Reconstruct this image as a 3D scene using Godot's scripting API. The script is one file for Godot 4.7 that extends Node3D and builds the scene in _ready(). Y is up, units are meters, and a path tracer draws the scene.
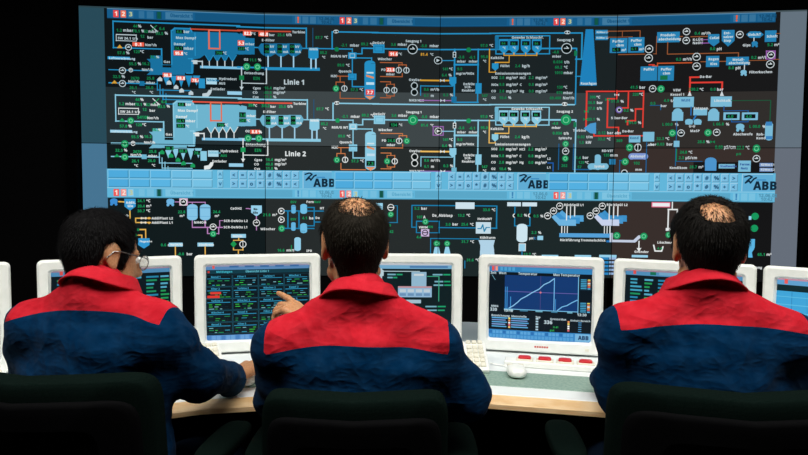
extends Node3D
# A process control room: three seated operators at a curved console under a 4 x 2 wall of projection displays.

const FOCAL := 640.0
const EYE := Vector3(0, 1.32, 0)
const PITCH := 0.05907
const ROLL := 0.0071
const DESK_H := 0.72
const FRONT_R := 1.787
const BACK_R := 2.89
const MON_R := 2.36
const STEP := 11.9

# plan of the video wall: corners of its four columns (x, depth), and heights of its rows
const WALL_PTS := [Vector2(-2.1871, 4.3557), Vector2(-0.9758, 4.5009), Vector2(0.2434, 4.5458), Vector2(1.4621, 4.4901), Vector2(2.6721, 4.3341)]
const WALL_TOP := 2.535
const WALL_BOTTOM := 0.705
const CW := 768
const CH := 576

var M := {}
var names := {}
var ts
var font_rid: RID
var glyphs := {}
var img: Image
var org := Vector2.ZERO
var shift := Vector2.ZERO
var flat := Rect2()
var on_wall := true


func _ready() -> void:
	camera_and_light()
	materials()
	room()
	fonts()
	video_wall()
	console_desk()
	monitors()
	desk_things()
	chairs()
	people()


func camera_and_light() -> void:
	var cam := Camera3D.new()
	cam.name = "camera"
	cam.fov = rad_to_deg(2.0 * atan(227.5 / FOCAL))
	cam.near = 0.05
	cam.far = 60.0
	cam.transform = Transform3D(Basis(Vector3.RIGHT, -PITCH) * Basis(Vector3.BACK, ROLL), EYE)
	add_child(cam)
	cam.current = true
	var env := Environment.new()
	env.background_mode = Environment.BG_COLOR
	env.background_color = Color(0, 0, 0)
	env.tonemap_mode = Environment.TONE_MAPPER_LINEAR
	env.tonemap_exposure = 1.0
	env.sdfgi_enabled = true
	env.ssao_enabled = true
	env.ssil_enabled = true
	var we := WorldEnvironment.new()
	we.name = "environment"
	we.environment = env
	add_child(we)
	# recessed ceiling lights over the operators: [x, z, energy, whose chair]
	for s in [[-1.5, -0.85, 3.75, "the operator wearing glasses"], [0.0, -0.85, 3.75, "the pointing operator"], [1.5, -0.85, 3.75, "the operator with a bald patch"]]:
		ceiling_light(Vector3(s[0], 2.98, s[1]), s[2], "recessed ceiling light panel above the chair of " + s[3])


# ---------------------------------------------------------------- helpers: scene tree

func numbered(called: String) -> String:
	var n: int = names.get(called, 0)
	names[called] = n + 1
	return called if n == 0 else "%s_%03d" % [called, n]


func tag(o: Node, label := "", category := "", group := "", kind := "") -> Node:
	for p in [["label", label], ["category", category], ["group", group], ["kind", kind]]:
		if p[1]:
			o.set_meta(p[0], p[1])
	return o


func thing(called: String, label: String, category: String, where := Vector3.ZERO, turn := 0.0, group := "") -> Node3D:
	var o := Node3D.new()
	o.name = numbered(called)
	add_child(o)
	o.position = where
	o.rotation.y = turn
	tag(o, label, category, group)
	return o


func put(called: String, mesh: Mesh, m: Material, parent: Node = self) -> MeshInstance3D:
	var o := MeshInstance3D.new()
	o.name = numbered(called) if parent == self else called
	o.mesh = mesh
	o.material_override = m
	o.cast_shadow = GeometryInstance3D.SHADOW_CASTING_SETTING_ON
	parent.add_child(o, true)
	return o


func structure(called: String, mesh: Mesh, m: Material, label: String) -> MeshInstance3D:
	var o := put(called, mesh, m)
	tag(o, label, "", "", "structure")
	return o


func copy(o: Node3D) -> Node3D:
	var c: Node3D = o.duplicate()
	c.name = numbered(str(o.name))
	add_child(c)
	return c


# a point from a photo pixel and its depth along -z
func ray(x: float, y: float) -> Vector3:
	var u := x - 404.0
	var v := y - 227.5
	var c := cos(ROLL)
	var s := sin(ROLL)
	var u2 := (c * u + s * v) / FOCAL
	var v2 := -(-s * u + c * v) / FOCAL
	return Vector3(u2, v2 * cos(PITCH) - sin(PITCH), -(cos(PITCH) + v2 * sin(PITCH)))


func at(x: float, y: float, depth: float) -> Vector3:
	var d := ray(x, y)
	return EYE + d * (depth / -d.z)


func arc(r: float, deg: float, y: float) -> Vector3:
	var a := deg_to_rad(deg)
	return Vector3(r * sin(a), y, -r * cos(a))


# ---------------------------------------------------------------- helpers: meshes

class MB:
	var v := PackedVector3Array()
	var n := PackedVector3Array()
	var uv := PackedVector2Array()
	var i := PackedInt32Array()

	# corners run counter-clockwise seen from outside
	func tri(a: Vector3, b: Vector3, c: Vector3) -> void:
		var nn := (b - a).cross(c - a).normalized()
		var k := v.size()
		for p in [a, b, c]:
			v.append(p)
			n.append(nn)
			uv.append(Vector2.ZERO)
		i.append_array(PackedInt32Array([k, k + 2, k + 1]))

	func quad(a: Vector3, b: Vector3, c: Vector3, d: Vector3) -> void:
		var nn := (c - a).cross(d - b).normalized()
		var k := v.size()
		for p in [a, b, c, d]:
			v.append(p)
			n.append(nn)
		uv.append_array(PackedVector2Array([Vector2(0, 1), Vector2(1, 1), Vector2(1, 0), Vector2(0, 0)]))
		i.append_array(PackedInt32Array([k, k + 2, k + 1, k, k + 3, k + 2]))

	func quad_out(a: Vector3, b: Vector3, c: Vector3, d: Vector3, from: Vector3) -> void:
		if (c - a).cross(d - b).dot((a + b + c + d) * 0.25 - from) < 0.0:
			quad(d, c, b, a)
		else:
			quad(a, b, c, d)

	func tri_out(a: Vector3, b: Vector3, c: Vector3, from: Vector3) -> void:
		if (b - a).cross(c - a).dot((a + b + c) / 3.0 - from) < 0.0:
			tri(a, c, b)
		else:
			tri(a, b, c)

	# a box with chamfered edges
	func box(at_: Vector3, size: Vector3, ch := 0.004, turn := Basis.IDENTITY) -> void:
		var h := size * 0.5
		ch = minf(ch, minf(h.x, minf(h.y, h.z)) * 0.6)
		var p := func(sx: float, sy: float, sz: float, ax: int) -> Vector3:
			var q := Vector3(sx * (h.x - (0.0 if ax == 0 else ch)), sy * (h.y - (0.0 if ax == 1 else ch)), sz * (h.z - (0.0 if ax == 2 else ch)))
			return at_ + turn * q
		for s in [-1.0, 1.0]:
			quad_out(p.call(s, -1, -1, 0), p.call(s, 1, -1, 0), p.call(s, 1, 1, 0), p.call(s, -1, 1, 0), at_)
			quad_out(p.call(-1, s, -1, 1), p.call(1, s, -1, 1), p.call(1, s, 1, 1), p.call(-1, s, 1, 1), at_)
			quad_out(p.call(-1, -1, s, 2), p.call(1, -1, s, 2), p.call(1, 1, s, 2), p.call(-1, 1, s, 2), at_)
			for t in [-1.0, 1.0]:
				quad_out(p.call(s, t, -1, 0), p.call(s, t, 1, 0), p.call(s, t, 1, 1), p.call(s, t, -1, 1), at_)
				quad_out(p.call(s, -1, t, 0), p.call(s, 1, t, 0), p.call(s, 1, t, 2), p.call(s, -1, t, 2), at_)
				quad_out(p.call(-1, s, t, 1), p.call(1, s, t, 1), p.call(1, s, t, 2), p.call(-1, s, t, 2), at_)
				for r in [-1.0, 1.0]:
					tri_out(p.call(s, t, r, 0), p.call(s, t, r, 1), p.call(s, t, r, 2), at_)

	# rings of equal length joined by a smooth skin; ends closed where asked
	func loft(rings: Array, cap0 := true, cap1 := true, around := true) -> void:
		var k := v.size()
		var m: int = rings[0].size()
		for r in rings:
			for p in r:
				v.append(p)
				n.append(Vector3.ZERO)
				uv.append(Vector2.ZERO)
		var first := i.size()
		for a in rings.size() - 1:
			for b in (m if around else m - 1):
				var b2 := (b + 1) % m
				var q := [k + a * m + b, k + a * m + b2, k + (a + 1) * m + b2, k + (a + 1) * m + b]
				i.append_array(PackedInt32Array([q[0], q[1], q[2], q[0], q[2], q[3]]))
		smooth(first)
		for e in [[cap0, 0], [cap1, rings.size() - 1]]:
			if e[0]:
				var mid := Vector3.ZERO
				for p in rings[e[1]]:
					mid += p
				mid /= m
				var inner := Vector3.ZERO
				var other: Array = Array(rings[1 if e[1] == 0 else rings.size() - 2])
				for p in other:
					inner += p
				inner /= m
				for b in m:
					tri_out(mid, rings[e[1]][b], rings[e[1]][(b + 1) % m], inner)

	func smooth(first := 0) -> void:
		for t in range(first, i.size(), 3):
			var nn := (v[i[t + 2]] - v[i[t]]).cross(v[i[t + 1]] - v[i[t]])
			for e in 3:
				n[i[t + e]] += nn
		for t in range(first, i.size()):
			n[i[t]] = n[i[t]].normalized()

	func tube(path: Array, radii: Array, sides := 10, caps := true) -> void:
		var rings := []
		var side := Vector3.ZERO
		for a in path.size():
			var d: Vector3 = (path[mini(a + 1, path.size() - 1)] - path[maxi(a - 1, 0)]).normalized()
			if side == Vector3.ZERO:
				side = d.cross(Vector3.UP if absf(d.y) < 0.9 else Vector3.RIGHT).normalized()
			side = (side - d * side.dot(d)).normalized()
			var up := side.cross(d)
			var ring := PackedVector3Array()
			var r: float = radii[mini(a, radii.size() - 1)]
			for b in sides:
				var t := -TAU * b / sides
				ring.append(path[a] + side * cos(t) * r + up * sin(t) * r)
			rings.append(ring)
		loft(rings, caps, caps)

	# profile: (radius, height) pairs from bottom to top about the y axis
	func lathe(profile: Array, at_ := Vector3.ZERO, sides := 24, squash := Vector2.ONE) -> void:
		var rings := []
		for p in profile:
			var ring := PackedVector3Array()
			for b in sides:
				var t := TAU * b / sides
				ring.append(at_ + Vector3(p.x * cos(t) * squash.x, p.y, p.x * sin(t) * squash.y))
			rings.append(ring)
		loft(rings)

	# a closed, rounded body: exponents below 1 make it boxy
	func pillow(at_: Vector3, half: Vector3, e1 := 0.35, e2 := 0.35, bend = null, turn := Basis.IDENTITY, nu := 28, nv := 14) -> void:
		var rings := []
		var pw := func(x: float, e: float) -> float: return signf(x) * pow(absf(x), e)
		for a in range(1, nv):
			var la := -PI / 2 + PI * a / nv
			var ring := PackedVector3Array()
			for b in nu:
				var lo := TAU * b / nu
				var q := Vector3(half.x * pw.call(cos(la), e1) * pw.call(cos(lo), e2), half.y * pw.call(cos(la), e1) * pw.call(sin(lo), e2), -half.z * pw.call(sin(la), e1))
				if bend != null:
					q = bend.call(q)
				ring.append(at_ + turn * q)
			rings.append(ring)
		loft(rings)

	func add(o: MB, t := Transform3D.IDENTITY) -> void:
		var k := v.size()
		var mirrored := t.basis.determinant() < 0.0
		var nb := t.basis.orthonormalized() if not mirrored else t.basis
		for p in o.v:
			v.append(t * p)
		for p in o.n:
			n.append((nb * p).normalized())
		uv.append_array(o.uv)
		for t3 in range(0, o.i.size(), 3):
			if mirrored:
				i.append_array(PackedInt32Array([k + o.i[t3], k + o.i[t3 + 2], k + o.i[t3 + 1]]))
			else:
				i.append_array(PackedInt32Array([k + o.i[t3], k + o.i[t3 + 1], k + o.i[t3 + 2]]))

	func mesh() -> ArrayMesh:
		var a := []
		a.resize(Mesh.ARRAY_MAX)
		a[Mesh.ARRAY_VERTEX] = v
		a[Mesh.ARRAY_NORMAL] = n
		if uv.size() == v.size():
			a[Mesh.ARRAY_TEX_UV] = uv
		a[Mesh.ARRAY_INDEX] = i
		var m := ArrayMesh.new()
		m.add_surface_from_arrays(Mesh.PRIMITIVE_TRIANGLES, a)
		return m


func box_mesh(at_: Vector3, size: Vector3, ch := 0.004) -> ArrayMesh:
	var b := MB.new()
	b.box(at_, size, ch)
	return b.mesh()


# ---------------------------------------------------------------- materials

func mat(c: Color, rough := 0.6, spec := 0.5, metal := 0.0) -> StandardMaterial3D:
	var m := StandardMaterial3D.new()
	m.albedo_color = c
	m.roughness = rough
	m.metallic_specular = spec
	m.metallic = metal
	return m


func rgb(r: float, g: float, b: float) -> Color:
	return Color(r / 255.0, g / 255.0, b / 255.0)


func noise_tex(freq: float, ramp: Array, seed_: int, normal := false, strength := 4.0, octaves := 4) -> NoiseTexture2D:
	var f := FastNoiseLite.new()
	f.noise_type = FastNoiseLite.TYPE_SIMPLEX
	f.frequency = freq
	f.fractal_octaves = octaves
	f.seed = seed_
	var t := NoiseTexture2D.new()
	t.width = 256
	t.height = 256
	t.seamless = true
	t.noise = f
	t.as_normal_map = normal
	t.bump_strength = strength
	if ramp:
		var g := Gradient.new()
		g.offsets = PackedFloat32Array([0.25, 0.75])
		g.colors = PackedColorArray(ramp)
		t.color_ramp = g
	return t


# creases: long ridges in two directions, as a normal map
func creases(seed_: int) -> NoiseTexture2D:
	var t := noise_tex(0.011, [], seed_, true, 9.0, 3)
	(t.noise as FastNoiseLite).fractal_type = FastNoiseLite.FRACTAL_RIDGED
	return t


func weave(n: int) -> ImageTexture:
	var im := Image.create(n, n, false, Image.FORMAT_RGBA8)
	for y in n:
		for x in n:
			var over := ((x / 4) + (y / 4)) % 2 == 0
			var h := absf(sin(PI * ((x if over else y) % 4 + 0.5) / 4.0))
			im.set_pixel(x, y, Color(h, h, h))
	im.bump_map_to_normal_map(2.0)
	return ImageTexture.create_from_image(im)


func cloth(c: Color, weave_tex: Texture2D, seed_: int, scale := 26.0) -> StandardMaterial3D:
	var m := mat(Color.WHITE, 0.95, 0.08)
	m.albedo_texture = noise_tex(0.03, [c.darkened(0.06), c.lightened(0.04)], seed_)
	m.uv1_triplanar = true
	m.uv1_scale = Vector3.ONE * scale
	m.normal_enabled = true
	m.normal_texture = weave_tex
	m.normal_scale = 0.15
	m.rim_enabled = true
	m.rim = 0.04
	m.rim_tint = 1.0
	return m


func materials() -> void:
	var wv := weave(64)
	M.red = cloth(rgb(184, 28, 41), wv, 3)
	M.navy = cloth(rgb(0, 36, 68), wv, 4)
	for k in ["red", "navy"]:
		M[k].normal_texture = creases(31)
		M[k].normal_scale = 0.55
		M[k].uv1_scale = Vector3(2.2, 4.0, 2.2)
	M.trouser = cloth(rgb(5, 18, 34), wv, 5)
	M.chair = cloth(rgb(4, 14, 11), wv, 6, 30.0)
	M.chair.rim_enabled = false
	M.chair.metallic_specular = 0.1
	M.black_plastic = mat(rgb(6, 6, 7), 0.8, 0.12)
	M.black_paint = mat(rgb(14, 14, 15), 0.9, 0.2)
	M.dark_wall = mat(rgb(18, 18, 19), 0.95, 0.15)
	M.seam = mat(rgb(6, 6, 7), 0.8, 0.2)
	M.case = mat(Color.WHITE, 0.5, 0.4)
	M.case.albedo_texture = noise_tex(0.02, [rgb(243, 245, 240), rgb(248, 249, 245)], 11)
	M.case.uv1_triplanar = true
	M.case.uv1_scale = Vector3.ONE * 3.0
	M.case.normal_enabled = true
	M.case.normal_texture = noise_tex(0.2, [], 12, true, 1.5)
	M.case.normal_scale = 0.12
	M.keycap = mat(rgb(236, 232, 216), 0.6, 0.4)
	M.laminate = mat(Color.WHITE, 0.45, 0.4)
	M.laminate.albedo_texture = noise_tex(0.01, [rgb(236, 241, 241), rgb(243, 246, 246)], 13)
	M.laminate.uv1_triplanar = true
	M.laminate.uv1_world_triplanar = true
	M.inlay = mat(Color.WHITE, 0.55, 0.4)
	M.inlay.albedo_texture = noise_tex(0.06, [rgb(132, 160, 148), rgb(150, 174, 162)], 14)
	M.inlay.uv1_triplanar = true
	M.inlay.uv1_world_triplanar = true
	M.inlay.uv1_scale = Vector3.ONE * 4.0
	M.wood = mat(Color.WHITE, 0.5, 0.4)
	M.wood.albedo_texture = noise_tex(0.02, [rgb(240, 196, 140), rgb(252, 216, 168)], 15)
	M.wood.uv1_triplanar = true
	M.wood.uv1_scale = Vector3(1.5, 14.0, 1.5)
	M.red_button = mat(rgb(214, 40, 48), 0.35, 0.5)
	M.red_mark = mat(rgb(206, 70, 60), 0.5)
	M.skin = mat(Color.WHITE, 0.55, 0.4)
	M.skin.albedo_texture = noise_tex(0.05, [rgb(184, 130, 90), rgb(200, 146, 106)], 16)
	M.skin.uv1_triplanar = true
	M.skin.uv1_scale = Vector3.ONE * 9.0
	M.skin.subsurf_scatter_enabled = true
	M.skin.subsurf_scatter_strength = 0.1
	M.hair_black = mat(rgb(14, 13, 14), 0.7, 0.2)
	M.hair_brown = mat(rgb(30, 26, 20), 0.7, 0.2)
	M.hair_dark = mat(rgb(18, 16, 14), 0.7, 0.2)
	M.eye = mat(rgb(228, 224, 216), 0.2)
	M.iris = mat(rgb(50, 34, 24), 0.2)
	M.steel = mat(rgb(150, 152, 150), 0.35, 0.5, 0.9)
	M.lens = mat(Color(0.9, 0.97, 1.0, 0.12), 0.03, 0.6)
	M.lens.transparency = BaseMaterial3D.TRANSPARENCY_ALPHA
	M.shoe = mat(rgb(24, 22, 20), 0.45)
	M.ceiling = mat(rgb(60, 62, 62), 0.95, 0.2)
	M.carpet = mat(Color.WHITE, 1.0, 0.1)
	M.carpet.albedo_texture = noise_tex(0.2, [rgb(24, 26, 28), rgb(36, 38, 40)], 17)
	M.carpet.uv1_triplanar = true
	M.carpet.uv1_world_triplanar = true
	M.carpet.uv1_scale = Vector3.ONE * 2.0


# a lit screen: black glass that gives off the picture
func screen_mat(im: Image, energy := 1.0, rough := 0.35) -> StandardMaterial3D:
	var m := mat(rgb(10, 11, 12), rough, 0.25)
	m.emission_enabled = true
	m.emission = Color.BLACK
	m.emission_operator = BaseMaterial3D.EMISSION_OP_ADD
	m.emission_texture = ImageTexture.create_from_image(im)
	m.emission_energy_multiplier = energy
	m.texture_repeat = false
	return m


# ---------------------------------------------------------------- the room

func ceiling_light(p: Vector3, energy: float, label: String) -> void:
	var o := thing("ceiling_light", label, "lamp", p, 0.0, "recessed ceiling lights")
	var fr := MB.new()
	for s in [-1.0, 1.0]:
		fr.box(Vector3(s * 0.615, 0, 0), Vector3(0.03, 0.04, 0.66), 0.004)
		fr.box(Vector3(0, 0, s * 0.315), Vector3(1.2, 0.04, 0.03), 0.004)
	put("frame", fr.mesh(), mat(rgb(200, 200, 198), 0.5), o)
	var lm := mat(rgb(240, 240, 235), 0.6)
	lm.emission_enabled = true
	lm.emission = Color(1.0, 0.995, 0.97)
	lm.emission_energy_multiplier = 2.0
	put("lamp_diffuser", box_mesh(Vector3(0, 0.004, 0), Vector3(1.2, 0.012, 0.6), 0.002), lm, o)
	var l := AreaLight3D.new()
	l.name = "lamp_light"
	l.area_size = Vector2(1.2, 0.6)
	l.light_energy = energy
	l.light_color = Color(1.0, 0.995, 0.97)
	l.area_range = 12.0
	l.area_attenuation = 2.0
	l.shadow_enabled = true
	l.position = Vector3(0, -0.012, 0)
	l.rotation.x = -PI / 2
	o.add_child(l)


func room() -> void:
	structure("floor", box_mesh(Vector3(0, -0.05, -1.4), Vector3(8.4, 0.1, 9.0), 0.001), M.carpet, "dark grey carpet floor under the desk")
	var cb := MB.new()
	cb.box(Vector3(0, 3.06, -1.4), Vector3(8.4, 0.1, 9.0), 0.001)
	structure("ceiling", cb.mesh(), M.ceiling, "dark ceiling above the desk")
	structure("wall_back", box_mesh(Vector3(0, 1.5, -5.75), Vector3(8.4, 3.02, 0.1), 0.001), M.dark_wall, "black wall behind the video wall")
	structure("wall_rear", box_mesh(Vector3(0, 1.5, 2.95), Vector3(8.4, 3.02, 0.1), 0.001), M.dark_wall, "dark wall at the rear of the room")
	structure("wall_left", box_mesh(Vector3(-4.15, 1.5, -1.4), Vector3(0.1, 3.02, 8.6), 0.001), M.dark_wall, "dark side wall beside the video wall")
	structure("wall_right", box_mesh(Vector3(4.15, 1.5, -1.4), Vector3(0.1, 3.02, 8.6), 0.001), M.dark_wall, "dark side wall beside the video wall")


# ---------------------------------------------------------------- drawing what the screens show

func fonts() -> void:
	var f := SystemFont.new()
	f.font_names = PackedStringArray(["Droid Sans"])
	f.font_weight = 700
	ts = TextServerManager.get_primary_interface()
	font_rid = f.get_rids()[0]
	ts.font_set_embolden(font_rid, 0.7)
	M.font = f


# photo pixel -> place on the video wall's picture, by meeting the wall's four flat columns
func on_video_wall(x: float, y: float) -> Vector2:
	var d := ray(x, y)
	var u := d.x / -d.z
	var k := 0
	while k < 3 and u > WALL_PTS[k + 1].x / WALL_PTS[k + 1].y:
		k += 1
	var a: Vector2 = WALL_PTS[k]
	var e: Vector2 = WALL_PTS[k + 1] - a
	var s := (u * a.y - a.x) / (e.x - u * e.y)
	var depth := a.y + s * e.y
	var h := EYE.y + d.y / -d.z * depth
	return Vector2((k + s) * CW, (WALL_TOP - h) / (WALL_TOP - WALL_BOTTOM) * 2 * CH)


# place on the picture being drawn; crops of the photograph at 5.757 x are the unit
func T(x: float, y: float) -> Vector2:
	if on_wall:
		return on_video_wall(org.x + x / 5.757, org.y + y / 5.757) + shift
	return Vector2((x - flat.position.x) / flat.size.x * img.get_width(), (y - flat.position.y) / flat.size.y * img.get_height())


func unit() -> float:
	return 0.771 if on_wall else img.get_width() / flat.size.x


func window(i: int, j: int) -> void:
	org = Vector2([100, 238, 376, 514, 650][i], [12, 89, 164][j])


func span(a: Vector2, b: Vector2, c: Color) -> void:
	var x0 := roundi(minf(a.x, b.x))
	var y0 := roundi(minf(a.y, b.y))
	img.fill_rect(Rect2i(x0, y0, maxi(1, roundi(maxf(a.x, b.x)) - x0), maxi(1, roundi(maxf(a.y, b.y)) - y0)), c)


func R(x0: float, y0: float, x1: float, y1: float, c: Color) -> void:
	span(T(x0, y0), T(x1, y1), c)


func F(x0: float, y0: float, x1: float, y1: float, c: Color, w := 5.0) -> void:
	L([x0, y0, x1, y0, x1, y1, x0, y1, x0, y0], c, w)


func L(p: Array, c: Color, w := 5.0) -> void:
	var hw := maxf(w * unit() * 0.5, 0.6)
	for k in range(0, p.size() - 2, 2):
		var a := T(p[k], p[k + 1])
		var b := T(p[k + 2], p[k + 3])
		var d := b - a
		if absf(p[k + 1] - p[k + 3]) <= absf(p[k] - p[k + 2]) * 0.06:
			var y := (a.y + b.y) * 0.5
			span(Vector2(minf(a.x, b.x) - hw, y - hw), Vector2(maxf(a.x, b.x) + hw, y + hw), c)
		elif absf(p[k] - p[k + 2]) <= absf(p[k + 1] - p[k + 3]) * 0.06:
			var x := (a.x + b.x) * 0.5
			span(Vector2(x - hw, minf(a.y, b.y) - hw), Vector2(x + hw, maxf(a.y, b.y) + hw), c)
		else:
			var n := int(d.length() / maxf(hw * 0.5, 0.5)) + 1
			for t in n + 1:
				var q := a + d * (float(t) / n)
				span(q - Vector2(hw, hw), q + Vector2(hw, hw), c)


func disc(x: float, y: float, r: float, c: Color) -> void:
	var o := T(x, y)
	var q := r * unit()
	for yy in range(-int(q), int(q) + 1):
		var w := sqrt(maxf(q * q - yy * yy, 0.0))
		img.fill_rect(Rect2i(roundi(o.x - w), roundi(o.y) + yy, maxi(1, roundi(2 * w)), 1), c)


func ring(x: float, y: float, r: float, c: Color, w := 5.0, inside := Color(0.03, 0.06, 0.06)) -> void:
	disc(x, y, r, c)
	disc(x, y, r - w, inside)


func Pg(p: Array, c: Color) -> void:
	var q := []
	var lo := 1e9
	var hi := -1e9
	for k in range(0, p.size(), 2):
		q.append(T(p[k], p[k + 1]))
		lo = minf(lo, q[-1].y)
		hi = maxf(hi, q[-1].y)
	for y in range(int(lo), int(hi) + 1):
		var xs := []
		for k in q.size():
			var a: Vector2 = q[k]
			var b: Vector2 = q[(k + 1) % q.size()]
			if (a.y <= y + 0.5) != (b.y <= y + 0.5):
				xs.append(a.x + (b.x - a.x) * (y + 0.5 - a.y) / (b.y - a.y))
		xs.sort()
		for k in range(0, xs.size() - 1, 2):
			img.fill_rect(Rect2i(roundi(xs[k]), y, maxi(1, roundi(xs[k + 1] - xs[k])), 1), c)


func glyph(ch: int, size: int, c: Color) -> Array:
	var key := [ch, size, c]
	if not glyphs.has(key):
		var sz := Vector2i(size, 0)
		var g: int = ts.font_get_glyph_index(font_rid, size, ch, 0)
		ts.font_render_glyph(font_rid, sz, g)
		var adv: float = ts.font_get_glyph_advance(font_rid, size, g).x
		var off: Vector2 = ts.font_get_glyph_offset(font_rid, sz, g)
		var rect := Rect2i(ts.font_get_glyph_uv_rect(font_rid, sz, g))
		var page: int = ts.font_get_glyph_texture_idx(font_rid, sz, g)
		var out: Image = null
		if page >= 0 and rect.size.x > 0 and rect.size.y > 0:
			var im: Image = ts.font_get_texture_image(font_rid, sz, page)
			out = Image.create(rect.size.x, rect.size.y, false, Image.FORMAT_RGBA8)
			for y in rect.size.y:
				for x in rect.size.x:
					out.set_pixel(x, y, Color(c.r, c.g, c.b, im.get_pixel(rect.position.x + x, rect.position.y + y).a))
		glyphs[key] = [out, adv, off]
	return glyphs[key]


# text with its left end at x and its middle at y
func X(x: float, y: float, text: String, size: float, c: Color, stretch := 1.0) -> void:
	var px := maxi(6, roundi(size * unit()))
	var o := T(x, y) + Vector2(0, px * 0.36)
	for k in text.length():
		var g := glyph(text.unicode_at(k), px, c)
		if g[0]:
			img.blend_rect(g[0], Rect2i(Vector2i.ZERO, g[0].get_size()), Vector2i((o + g[2]).round()))
		o.x += g[1] * stretch


# values are green, units white
func val(x: float, y: float, number: String, unit_: String, g: Color, w: Color, size := 21.0) -> void:
	X(x, y, number, size, g)
	if unit_:
		X(x + number.length() * size * 0.57 + 3, y, unit_, size, w)


func pump(x: float, y: float, c: Color, r := 17.0, lit := false) -> void:
	if lit:
		disc(x, y, r, rgb(22, 150, 92))
		ring(x, y, r * 0.6, rgb(120, 210, 160), 4, rgb(22, 150, 92))
	else:
		ring(x, y, r, c, 4.5)
		L([x - r * 0.45, y, x + r * 0.35, y], c, 5)
		L([x + r * 0.35, y, x, y - r * 0.35], c, 4)


func valve(x: float, y: float, c: Color, r := 9.0) -> void:
	Pg([x - r * 1.5, y - r, x, y, x - r * 1.5, y + r], c)
	Pg([x + r * 1.5, y - r, x, y, x + r * 1.5, y + r], c)


func tank(x: float, y: float, w: float, h: float, c: Color) -> void:
	R(x - w / 2, y - h / 2 + w * 0.3, x + w / 2, y + h / 2 - w * 0.3, c)
	var n := 8
	for s in [-1.0, 1.0]:
		var p := []
		for k in n + 1:
			var t := PI * k / n
			p.append(x + cos(t) * w / 2)
			p.append(y + s * (h / 2 - w * 0.3 + sin(t) * w * 0.3))
		Pg(p, c)


func hopper(x: float, y: float, w: float, h: float, c: Color) -> void:
	Pg([x - w / 2, y - h / 2, x + w / 2, y - h / 2, x + w / 2, y + h * 0.15, x, y + h / 2, x - w / 2, y + h * 0.15], c)


func wagon(x: float, y: float, s: float, c: Color) -> void:
	tank(x, y, 40 * s, 30 * s, c)
	disc(x - 12 * s, y + 16 * s, 7 * s, c)
	disc(x + 12 * s, y + 16 * s, 7 * s, c)


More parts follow.
